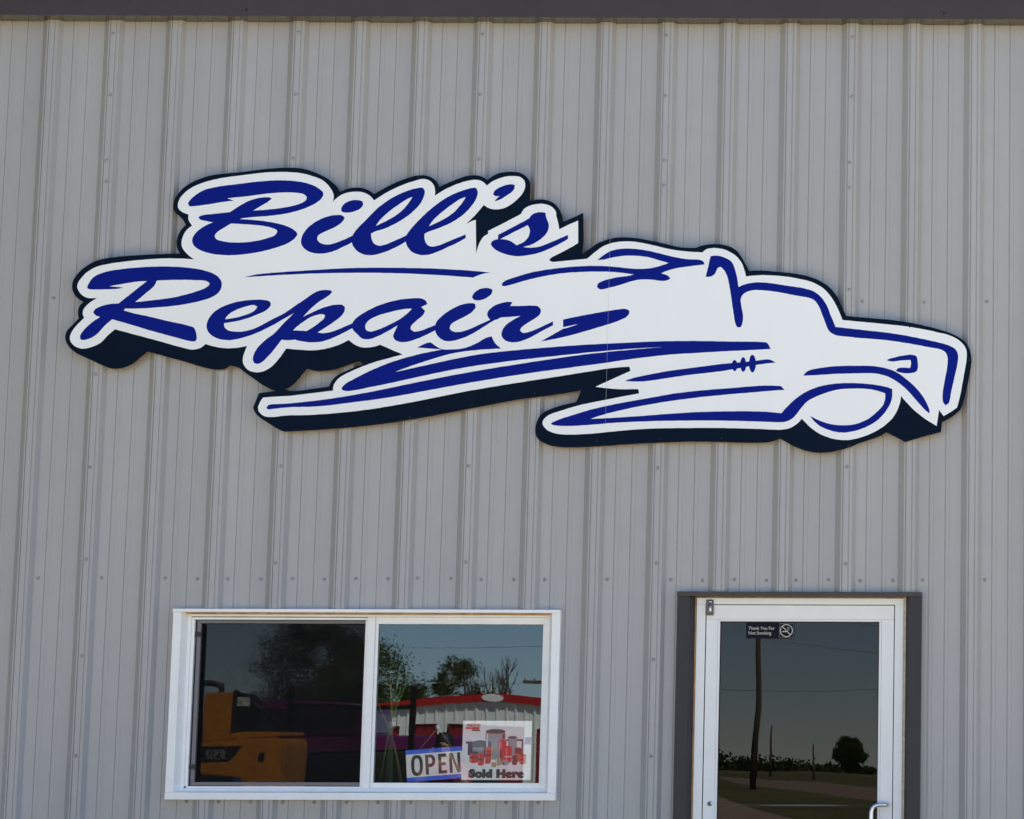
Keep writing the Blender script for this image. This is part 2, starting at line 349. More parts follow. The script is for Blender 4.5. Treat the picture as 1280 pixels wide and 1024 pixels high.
# ------------------------------------------------------------------ the sign
SIGN = {   # outlines of the sign's pieces on the wall elevation, millimetres (x, z)
    'letter_B': ['-1661,4078 -1658,4087 -1651,4096 -1643,4106 -1635,4113 -1626,4121 -1616,4128 -1606,4135 -1595,4141 -1585,4146 -1575,4150 -1564,4153 -1552,4156 -1540,4159 -1528,4161 -1517,4164 -1506,4166 -1494,4167 -1482,4169 -1470,4171 -1458,4172 -1445,4174 -1433,4175 -1421,4177 -1408,4179 -1395,4180 -1382,4182 -1369,4184 -1356,4186 -1343,4187 -1330,4189 -1318,4190 -1305,4191 -1294,4192 -1282,4193 -1270,4194 -1259,4195 -1248,4195 -1238,4196 -1227,4196 -1216,4196 -1204,4196 -1193,4196 -1181,4195 -1170,4195 -1159,4194 -1148,4193 -1137,4192 -1125,4190 -1113,4189 -1101,4186 -1089,4184 -1078,4180 -1067,4177 -1057,4173 -1046,4169 -1037,4164 -1028,4158 -1016,4150 -1006,4141 -1001,4132 -1002,4119 -1009,4107 -1017,4097 -1028,4089 -1040,4080 -1049,4075 -1059,4070 -1070,4065 -1081,4060 -1092,4055 -1103,4051 -1113,4048 -1124,4044 -1135,4041 -1147,4038 -1158,4035 -1170,4032 -1180,4030 -1191,4028 -1202,4026 -1213,4024 -1224,4023 -1236,4021 -1246,4020 -1257,4019 -1269,4017 -1280,4016 -1292,4016 -1303,4015 -1314,4014 -1325,4013 -1335,4012 -1347,4011 -1359,4010 -1371,4008 -1382,4007 -1394,4005 -1405,4001 -1394,4001 -1382,4000 -1371,4000 -1359,3999 -1347,3998 -1335,3997 -1324,3996 -1313,3995 -1302,3994 -1290,3993 -1279,3991 -1268,3989 -1257,3988 -1246,3986 -1234,3983 -1222,3981 -1210,3978 -1198,3975 -1187,3972 -1177,3968 -1166,3964 -1155,3959 -1145,3954 -1137,3948 -1126,3939 -1120,3928 -1122,3920 -1128,3912 -1135,3903 -1143,3897 -1152,3890 -1162,3884 -1173,3878 -1183,3874 -1193,3870 -1204,3866 -1215,3862 -1227,3858 -1239,3855 -1250,3851 -1261,3848 -1271,3846 -1282,3843 -1293,3840 -1304,3838 -1315,3836 -1326,3834 -1337,3832 -1349,3830 -1361,3828 -1374,3827 -1386,3825 -1398,3824 -1411,3823 -1423,3822 -1434,3822 -1446,3821 -1457,3821 -1469,3822 -1480,3822 -1491,3823 -1502,3824 -1513,3825 -1525,3827 -1537,3829 -1549,3832 -1560,3835 -1571,3838 -1582,3842 -1593,3847 -1604,3853 -1614,3860 -1622,3867 -1629,3879 -1633,3892 -1632,3901 -1629,3912 -1624,3921 -1619,3929 -1612,3937 -1604,3945 -1596,3951 -1587,3958 -1577,3964 -1568,3970 -1558,3975 -1546,3980 -1534,3985 -1544,3986 -1554,3988 -1564,3990 -1576,3993 -1589,3995 -1598,3998 -1607,4009 -1601,4015 -1590,4019 -1579,4022 -1567,4024 -1554,4025 -1541,4026 -1529,4028 -1517,4029 -1505,4030 -1493,4032 -1483,4033 -1472,4034 -1463,4035 -1454,4036 -1444,4043 -1435,4050 -1425,4056 -1416,4063 -1406,4069 -1397,4075 -1387,4080 -1378,4086 -1368,4091 -1358,4095 -1348,4099 -1337,4102 -1326,4105 -1315,4108 -1305,4109 -1291,4111 -1277,4111 -1266,4111 -1252,4105 -1259,4098 -1267,4092 -1275,4085 -1285,4079 -1297,4072 -1308,4065 -1319,4058 -1330,4051 -1341,4044 -1329,4045 -1317,4046 -1305,4047 -1293,4047 -1282,4048 -1270,4049 -1259,4051 -1247,4052 -1235,4053 -1224,4055 -1213,4056 -1202,4058 -1191,4060 -1179,4062 -1167,4064 -1155,4067 -1143,4070 -1133,4073 -1123,4076 -1110,4081 -1098,4087 -1089,4093 -1083,4102 -1081,4111 -1086,4119 -1095,4126 -1105,4130 -1117,4132 -1131,4134 -1145,4135 -1155,4136 -1166,4136 -1178,4136 -1190,4136 -1201,4135 -1213,4135 -1224,4134 -1235,4133 -1246,4132 -1258,4131 -1269,4130 -1280,4129 -1291,4127 -1302,4126 -1314,4124 -1325,4123 -1336,4121 -1348,4119 -1358,4118 -1369,4116 -1381,4115 -1393,4113 -1405,4112 -1416,4111 -1427,4110 -1439,4109 -1450,4107 -1461,4106 -1471,4105 -1438,4094 -1450,4092 -1461,4091 -1472,4089 -1483,4088 -1494,4086 -1505,4085 -1516,4083 -1528,4080 -1539,4078 -1551,4076 -1563,4074 -1574,4073 -1586,4071 -1599,4069 -1610,4067 -1621,4066 -1631,4065 -1645,4064 -1655,4065',
        '-1446,3979 -1434,3979 -1421,3978 -1409,3978 -1396,3977 -1383,3976 -1372,3976 -1360,3975 -1349,3974 -1337,3973 -1326,3972 -1315,3971 -1304,3970 -1291,3968 -1279,3966 -1266,3964 -1255,3961 -1245,3958 -1234,3954 -1224,3949 -1219,3943 -1221,3933 -1229,3923 -1237,3917 -1248,3913 -1260,3909 -1272,3905 -1282,3902 -1293,3899 -1305,3896 -1316,3894 -1328,3892 -1340,3890 -1351,3888 -1362,3887 -1374,3886 -1385,3885 -1396,3885 -1408,3884 -1419,3885 -1431,3885 -1443,3885 -1455,3886 -1466,3888 -1476,3889 -1488,3892 -1499,3894 -1509,3898 -1516,3902 -1524,3915 -1521,3925 -1513,3935 -1506,3941 -1497,3947 -1488,3953 -1479,3959 -1468,3966 -1457,3973'],
    'letter_i': ['-892,4012 -895,4001 -904,3989 -911,3982 -919,3976 -928,3970 -937,3964 -946,3959 -956,3954 -966,3950 -976,3945 -985,3941 -998,3935 -1010,3928 -1019,3921 -1022,3911 -1022,3901 -1016,3892 -1007,3884 -997,3880 -985,3877 -973,3876 -960,3877 -947,3880 -934,3884 -923,3888 -913,3892 -902,3897 -891,3901 -880,3906 -869,3912 -858,3917 -847,3923 -846,3892 -856,3886 -867,3879 -878,3873 -890,3868 -899,3863 -909,3858 -918,3853 -928,3848 -938,3845 -949,3840 -962,3837 -974,3834 -986,3832 -998,3831 -1011,3831 -1023,3832 -1035,3833 -1045,3836 -1056,3839 -1066,3844 -1074,3849 -1084,3856 -1091,3865 -1097,3874 -1100,3883 -1101,3894 -1100,3904 -1097,3916 -1092,3929 -1086,3939 -1078,3950 -1069,3961 -1061,3969 -1051,3976 -1042,3984 -1031,3991 -1022,3996 -1013,4001 -1003,4006 -993,4010 -983,4014 -972,4017 -961,4020 -950,4022 -940,4023 -927,4024 -915,4024 -905,4022'],
    'dot_i': ['-911,4051 -909,4062 -902,4074 -895,4081 -885,4088 -874,4093 -861,4097 -848,4099 -835,4099 -820,4097 -808,4092 -804,4077 -808,4067 -817,4057 -827,4050 -839,4045 -852,4040 -866,4037 -879,4036 -891,4036 -901,4038 -908,4042'],
    'letter_l': ['-851,3920 -845,3931 -838,3943 -829,3954 -822,3963 -814,3972 -805,3981 -796,3990 -787,4000 -780,4008 -772,4016 -764,4025 -756,4034 -748,4043 -739,4052 -731,4060 -722,4068 -712,4075 -703,4083 -693,4090 -684,4097 -674,4104 -664,4110 -653,4116 -641,4123 -630,4128 -619,4134 -607,4139 -597,4143 -584,4148 -572,4152 -560,4156 -548,4158 -535,4161 -523,4162 -514,4161 -505,4146 -505,4134 -508,4121 -511,4111 -515,4101 -520,4090 -526,4080 -532,4072 -539,4063 -547,4055 -555,4047 -564,4038 -572,4031 -581,4023 -591,4016 -600,4009 -611,4002 -621,3995 -630,3990 -639,3984 -649,3979 -659,3974 -669,3969 -678,3964 -688,3960 -700,3955 -713,3951 -726,3947 -737,3944 -746,3940 -755,3935 -761,3930 -760,3922 -758,3911 -755,3900 -750,3890 -744,3882 -732,3875 -719,3871 -708,3872 -697,3875 -685,3878 -675,3882 -666,3886 -656,3891 -646,3895 -637,3900 -627,3904 -617,3908 -608,3913 -595,3919 -584,3925 -583,3897 -594,3890 -605,3882 -616,3876 -626,3870 -635,3865 -645,3860 -655,3856 -666,3850 -678,3845 -691,3840 -703,3836 -715,3832 -727,3828 -740,3826 -751,3824 -765,3824 -778,3825 -790,3827 -803,3832 -815,3838 -825,3845 -833,3853 -840,3861 -846,3870 -851,3882 -854,3895 -853,3907',
        '-563,4115 -570,4104 -577,4092 -585,4080 -591,4072 -598,4063 -606,4054 -614,4046 -622,4038 -631,4031 -641,4024 -650,4017 -660,4011 -670,4005 -681,3999 -692,3992 -703,3987 -713,3982 -727,3975 -739,3970 -733,3980 -726,3990 -719,4000 -712,4007 -705,4015 -697,4023 -689,4030 -681,4038 -672,4046 -663,4053 -653,4061 -643,4068 -633,4075 -624,4082 -614,4089 -604,4096 -594,4102 -586,4107 -574,4112'],
    'letter_l2': ['-589,3921 -584,3930 -578,3940 -570,3951 -564,3959 -557,3968 -549,3977 -541,3986 -533,3996 -525,4003 -518,4011 -510,4020 -501,4028 -493,4037 -484,4045 -475,4053 -466,4061 -457,4069 -448,4076 -438,4084 -429,4091 -419,4098 -409,4105 -400,4111 -388,4118 -377,4124 -366,4130 -354,4135 -343,4140 -332,4144 -319,4149 -307,4153 -295,4157 -284,4160 -273,4162 -262,4163 -254,4162 -246,4147 -245,4138 -246,4127 -249,4117 -253,4105 -259,4093 -266,4082 -273,4073 -280,4063 -287,4054 -296,4045 -304,4036 -312,4029 -320,4022 -329,4015 -338,4009 -347,4002 -357,3996 -367,3990 -378,3984 -390,3978 -401,3973 -413,3968 -424,3963 -436,3958 -449,3953 -461,3949 -473,3945 -482,3941 -492,3936 -499,3931 -499,3921 -499,3911 -496,3900 -492,3889 -486,3880 -478,3873 -467,3869 -455,3868 -444,3870 -433,3873 -421,3876 -412,3880 -402,3884 -393,3889 -383,3893 -371,3898 -358,3904 -346,3909 -334,3914 -322,3919 -310,3924 -298,3930 -297,3912 -306,3906 -315,3901 -324,3895 -334,3890 -343,3885 -352,3880 -362,3876 -372,3871 -382,3867 -391,3862 -401,3857 -410,3852 -420,3848 -430,3844 -442,3839 -454,3834 -466,3830 -478,3827 -491,3826 -504,3825 -517,3826 -527,3829 -538,3832 -548,3836 -557,3841 -565,3848 -573,3857 -579,3866 -584,3875 -588,3886 -591,3896 -591,3908',
        '-303,4116 -308,4107 -313,4098 -319,4089 -325,4079 -332,4071 -339,4062 -346,4053 -354,4044 -363,4036 -372,4029 -381,4022 -391,4015 -401,4009 -411,4003 -422,3997 -433,3991 -444,3986 -454,3981 -467,3975 -479,3969 -473,3979 -467,3989 -459,3999 -453,4007 -445,4015 -436,4023 -428,4031 -419,4039 -409,4047 -399,4056 -389,4064 -379,4072 -369,4079 -358,4087 -347,4095 -336,4103 -326,4108 -314,4113'],
    'apostrophe': ['-168,4137 -164,4146 -156,4154 -146,4161 -135,4167 -122,4172 -109,4177 -95,4180 -83,4181 -72,4180 -65,4176 -66,4160 -71,4151 -79,4142 -87,4135 -97,4129 -106,4122 -116,4116 -125,4109 -135,4104 -148,4099 -162,4095 -156,4103 -150,4110 -138,4122 -155,4120 -168,4127'],
    'letter_s': ['89,4039 91,4029 93,4018 97,4007 103,3994 107,3983 108,3973 107,3963 105,3953 101,3943 95,3933 87,3923 77,3914 67,3905 58,3899 48,3892 38,3886 28,3881 18,3877 7,3874 -4,3871 -15,3868 -4,3866 7,3865 19,3864 31,3865 43,3866 55,3868 68,3871 80,3875 92,3880 104,3885 116,3890 126,3895 136,3899 145,3903 155,3907 164,3912 174,3916 184,3920 194,3925 203,3929 203,3909 194,3903 185,3897 175,3892 165,3886 156,3881 147,3876 137,3871 127,3866 117,3861 107,3857 96,3852 84,3847 73,3843 61,3839 49,3835 37,3832 26,3830 14,3828 2,3826 -9,3824 -22,3823 -34,3822 -46,3822 -58,3823 -70,3825 -82,3827 -94,3830 -106,3834 -117,3838 -128,3842 -139,3848 -149,3853 -157,3860 -167,3870 -173,3880 -171,3889 -166,3897 -154,3903 -139,3906 -139,3927 -130,3933 -120,3938 -111,3943 -101,3948 -92,3954 -82,3959 -72,3964 -62,3970 -52,3975 -42,3981 -32,3987 -21,3992 -11,3998 -1,4004 10,4010 17,4021 26,4031 38,4037 53,4041 65,4042 77,4041',
        '-129,3906 -119,3912 -110,3917 -100,3922 -90,3927 -81,3932 -71,3938 -62,3943 -51,3948 -40,3954 -29,3960 -18,3965 -7,3971 4,3977 10,3968 14,3958 16,3948 15,3938 13,3928 9,3917 2,3907 -6,3898 -15,3891 -25,3886 -36,3881 -47,3876 -58,3884 -69,3892 -80,3898 -92,3902 -104,3905 -117,3906'],
    'swoosh_underline': ['-1366,3713 -1357,3716 -1347,3718 -1337,3721 -1326,3723 -1313,3726 -1302,3728 -1290,3729 -1278,3731 -1264,3732 -1250,3733 -1236,3735 -1221,3736 -1207,3737 -1192,3738 -1177,3739 -1161,3741 -1143,3742 -1126,3743 -1108,3744 -1090,3745 -1072,3747 -1054,3748 -1036,3749 -1019,3750 -1002,3751 -988,3752 -974,3753 -960,3754 -947,3755 -933,3756 -920,3756 -907,3757 -893,3758 -880,3759 -866,3759 -852,3760 -837,3760 -823,3761 -808,3761 -793,3761 -779,3761 -764,3762 -749,3762 -734,3762 -720,3762 -705,3762 -690,3762 -676,3762 -661,3762 -647,3762 -632,3762 -617,3762 -603,3762 -588,3762 -573,3761 -559,3761 -544,3761 -529,3761 -515,3761 -500,3760 -486,3760 -471,3760 -456,3759 -442,3759 -427,3758 -412,3757 -397,3757 -382,3756 -367,3755 -352,3754 -337,3753 -323,3753 -308,3752 -294,3751 -280,3750 -268,3749 -255,3748 -243,3747 -231,3746 -219,3745 -207,3744 -196,3742 -184,3741 -173,3740 -185,3738 -198,3736 -211,3733 -222,3729 -233,3725 -244,3720 -255,3715 -266,3716 -278,3717 -289,3718 -301,3718 -313,3719 -325,3720 -338,3721 -350,3722 -364,3723 -377,3724 -395,3725 -413,3726 -432,3727 -452,3728 -472,3729 -492,3730 -512,3731 -533,3732 -553,3733 -572,3734 -592,3734 -611,3735 -631,3735 -651,3736 -670,3736 -690,3736 -709,3737 -729,3737 -748,3737 -768,3737 -787,3737 -807,3737 -826,3737 -846,3736 -865,3736 -885,3736 -904,3736 -924,3735 -943,3735 -963,3734 -982,3734 -1002,3733 -1023,3732 -1043,3732 -1063,3731 -1083,3730 -1102,3729 -1121,3728 -1140,3727 -1157,3726 -1170,3726 -1183,3725 -1195,3724 -1207,3724 -1218,3723 -1230,3722 -1241,3721 -1252,3721 -1263,3720 -1274,3719 -1286,3718 -1298,3717 -1310,3717 -1321,3716 -1332,3715 -1344,3714 -1355,3714'],
    'swoosh_roof': ['-114,3682 -109,3690 -98,3699 -90,3703 -80,3707 -69,3711 -57,3715 -45,3719 -35,3722 -24,3726 -14,3729 -2,3733 9,3736 21,3739 32,3742 44,3745 55,3747 67,3749 79,3751 92,3754 104,3756 117,3757 129,3759 141,3761 152,3762 164,3764 175,3765 187,3766 199,3768 211,3769 223,3770 234,3771 246,3772 258,3772 270,3773 282,3774 294,3774 306,3775 318,3775 330,3775 341,3775 353,3775 363,3775 375,3775 387,3774 399,3774 410,3773 421,3772 431,3771 442,3770 454,3769 466,3768 477,3766 489,3765 500,3764 512,3763 524,3762 536,3761 547,3761 559,3761 571,3761 583,3762 595,3763 607,3764 618,3766 631,3769 644,3772 656,3776 667,3780 677,3783 688,3787 698,3791 688,3794 678,3797 667,3800 656,3803 645,3806 633,3810 621,3814 609,3817 597,3820 585,3822 573,3823 562,3825 550,3826 538,3826 526,3827 514,3827 503,3827 491,3827 479,3826 467,3825 455,3823 443,3821 432,3819 421,3817 407,3814 394,3810 382,3807 371,3806 361,3805 351,3805 361,3814 372,3823 380,3829 390,3836 400,3842 410,3848 422,3852 434,3855 446,3858 459,3860 470,3861 482,3862 493,3862 505,3862 518,3861 529,3861 540,3860 552,3858 563,3857 575,3855 586,3853 598,3851 609,3849 621,3846 632,3843 644,3841 655,3838 666,3835 678,3832 689,3829 701,3826 712,3824 724,3821 735,3819 747,3817 758,3814 770,3813 781,3811 792,3810 805,3809 818,3809 830,3809 842,3808 851,3807 862,3803 869,3797 874,3785 862,3783 850,3782 838,3780 825,3779 813,3777 801,3775 790,3774 778,3772 766,3770 755,3769 744,3767 731,3764 719,3761 707,3758 696,3754 684,3750 673,3745 662,3739 675,3736 687,3732 697,3727 703,3720 709,3713 699,3708 689,3704 678,3702 666,3702 654,3703 641,3705 629,3707 616,3708 604,3709 592,3709 580,3709 568,3709 556,3708 544,3706 531,3703 520,3700 509,3697 498,3693 486,3689 474,3685 463,3681 451,3678 439,3674 427,3671 416,3669 405,3666 391,3662 377,3659 366,3659 357,3664 351,3671 356,3688 363,3693 373,3698 385,3703 395,3706 406,3709 419,3712 431,3715 443,3718 455,3720 467,3721 479,3723 491,3724 501,3726 512,3728 521,3731 530,3733 521,3735 512,3736 501,3738 491,3739 479,3741 467,3742 455,3743 442,3745 432,3745 421,3746 410,3746 399,3747 387,3747 376,3747 364,3747 352,3747 340,3747 328,3747 316,3747 304,3746 291,3746 279,3745 266,3745 254,3744 242,3743 230,3743 218,3742 206,3741 193,3739 181,3738 169,3737 157,3735 145,3733 133,3731 120,3729 108,3727 96,3724 84,3722 72,3719 61,3717 50,3714 39,3711 28,3709 17,3706 6,3703 -5,3700 -15,3697 -25,3694 -37,3690 -50,3686 -62,3682 -74,3679 -84,3676 -93,3674 -103,3673 -110,3674'],
    'swoosh_hood': ['880,3723 883,3736 886,3749 889,3762 892,3774 894,3786 896,3797 899,3811 902,3825 915,3828 929,3829 942,3828 955,3825 968,3820 978,3816 988,3811 998,3805 1006,3797 1012,3789 1017,3778 1021,3767 1025,3755 1028,3743 1031,3732 1034,3721 1036,3709 1038,3697 1040,3685 1042,3673 1055,3680 1068,3685 1081,3689 1094,3692 1107,3694 1120,3696 1133,3697 1146,3697 1157,3696 1169,3696 1181,3695 1193,3693 1205,3692 1216,3690 1227,3689 1238,3687 1250,3685 1262,3683 1274,3681 1284,3680 1295,3678 1307,3677 1319,3675 1330,3673 1341,3672 1352,3670 1362,3668 1375,3664 1388,3661 1400,3657 1411,3652 1420,3646 1429,3640 1437,3633 1445,3625 1452,3618 1458,3609 1464,3600 1470,3591 1476,3580 1481,3568 1486,3556 1490,3543 1495,3531 1500,3520 1505,3510 1509,3499 1514,3488 1518,3477 1530,3476 1541,3475 1552,3474 1564,3472 1576,3471 1589,3470 1600,3468 1611,3467 1623,3466 1635,3465 1647,3463 1659,3462 1671,3461 1684,3459 1696,3458 1708,3457 1719,3456 1731,3454 1743,3453 1754,3452 1766,3450 1778,3449 1790,3447 1801,3445 1813,3444 1825,3442 1837,3440 1849,3438 1861,3436 1873,3434 1885,3431 1896,3429 1908,3427 1919,3425 1930,3422 1942,3420 1954,3418 1965,3415 1976,3413 1987,3410 1998,3408 2008,3406 2018,3403 2031,3400 2044,3397 2056,3393 2067,3390 2077,3385 2088,3380 2098,3374 2106,3366 2112,3357 2115,3347 2117,3336 2117,3325 2116,3313 2114,3300 2112,3287 2110,3276 2107,3264 2105,3252 2102,3240 2099,3228 2097,3216 2094,3204 2091,3192 2089,3180 2086,3169 2084,3157 2082,3145 2081,3134 2079,3125 2076,3114 2074,3105 2058,3093 2050,3101 2045,3110 2043,3121 2042,3135 2043,3149 2043,3160 2045,3172 2047,3184 2049,3196 2051,3208 2053,3219 2055,3231 2057,3243 2060,3255 2062,3266 2063,3277 2065,3290 2066,3303 2066,3315 2066,3326 2062,3341 2056,3353 2046,3361 2033,3368 2024,3370 2014,3373 2003,3374 1992,3376 1979,3378 1969,3380 1958,3382 1947,3384 1935,3387 1922,3389 1910,3391 1897,3393 1884,3396 1872,3398 1861,3399 1849,3401 1837,3403 1826,3405 1814,3406 1802,3408 1790,3410 1779,3411 1767,3413 1755,3414 1743,3415 1731,3416 1719,3417 1707,3418 1695,3419 1683,3420 1671,3421 1660,3422 1649,3422 1638,3423 1626,3424 1614,3425 1602,3427 1591,3428 1580,3429 1570,3430 1560,3431 1548,3432 1537,3433 1526,3435 1516,3438 1505,3443 1495,3449 1487,3457 1481,3466 1476,3476 1472,3487 1468,3497 1464,3508 1460,3519 1455,3530 1451,3541 1446,3553 1442,3565 1437,3576 1431,3586 1425,3595 1419,3603 1411,3610 1403,3615 1393,3619 1382,3622 1372,3625 1360,3626 1348,3628 1336,3630 1323,3632 1312,3634 1302,3636 1290,3638 1279,3641 1267,3643 1256,3645 1245,3647 1234,3649 1222,3651 1211,3652 1199,3654 1188,3655 1177,3656 1167,3657 1154,3658 1142,3658 1130,3659 1119,3658 1108,3657 1097,3654 1087,3651 1077,3646 1069,3641 1062,3633 1057,3624 1054,3614 1053,3604 1055,3592 1057,3581 1059,3569 1062,3556 1065,3543 1067,3530 1067,3518 1066,3506 1064,3495 1061,3484 1056,3475 1047,3473 1038,3475 1033,3483 1029,3495 1026,3505 1024,3517 1022,3531 1019,3545 1017,3559 1015,3571 1013,3583 1011,3596 1009,3609 1007,3622 1005,3634 1003,3647 1001,3658 998,3671 996,3684 993,3696 991,3707 988,3718 985,3728 979,3740 974,3751 967,3759 958,3769 950,3773 938,3767 934,3759 930,3749 926,3739 917,3731 907,3725 894,3723'],
    'swoosh_headlight': ['1769,3315 1780,3320 1792,3324 1805,3327 1816,3330 1829,3334 1841,3336 1853,3338 1867,3340 1880,3342 1892,3341 1904,3339 1914,3334 1918,3324 1920,3311 1921,3298 1922,3284 1920,3272 1917,3263 1910,3257 1900,3253 1887,3251 1874,3250 1862,3250 1850,3251 1839,3253 1830,3255 1814,3261 1823,3274 1834,3277 1844,3278 1856,3278 1869,3277 1883,3276 1886,3286 1888,3296 1887,3306 1885,3316 1875,3315 1864,3315 1854,3314 1844,3314 1832,3312 1819,3310 1806,3308 1795,3308 1781,3310'],
    'swoosh_fender': ['1364,3237 1371,3246 1378,3253 1387,3260 1397,3264 1409,3268 1422,3270 1436,3273 1446,3275 1456,3276 1467,3278 1478,3279 1490,3281 1501,3282 1513,3283 1524,3284 1536,3284 1548,3285 1560,3285 1572,3286 1585,3286 1597,3286 1609,3286 1620,3286 1632,3286 1643,3286 1655,3287 1666,3286 1677,3286 1687,3286 1698,3285 1708,3285 1720,3283 1732,3281 1744,3279 1755,3277 1766,3274 1779,3270 1791,3267 1803,3262 1815,3256 1825,3251 1835,3244 1845,3237 1854,3230 1864,3222 1873,3215 1883,3207 1892,3199 1901,3191 1910,3182 1918,3173 1925,3165 1933,3156 1939,3147 1946,3138 1952,3129 1957,3119 1963,3109 1968,3099 1973,3088 1977,3079 1979,3071 1980,3061 1979,3053 1971,3060 1962,3067 1953,3075 1946,3083 1938,3092 1930,3101 1922,3110 1914,3119 1906,3128 1898,3137 1890,3147 1881,3156 1873,3165 1865,3173 1855,3182 1845,3190 1836,3198 1826,3205 1816,3212 1806,3218 1797,3223 1787,3228 1777,3233 1767,3237 1756,3240 1744,3243 1733,3246 1721,3248 1708,3249 1698,3250 1688,3250 1677,3250 1666,3250 1655,3250 1644,3250 1632,3249 1621,3249 1609,3249 1597,3248 1585,3248 1573,3248 1561,3247 1549,3247 1537,3247 1525,3246 1514,3246 1502,3245 1491,3244 1480,3243 1469,3242 1458,3242 1447,3241 1437,3240 1426,3239 1413,3239 1401,3238 1388,3238 1376,3237'],
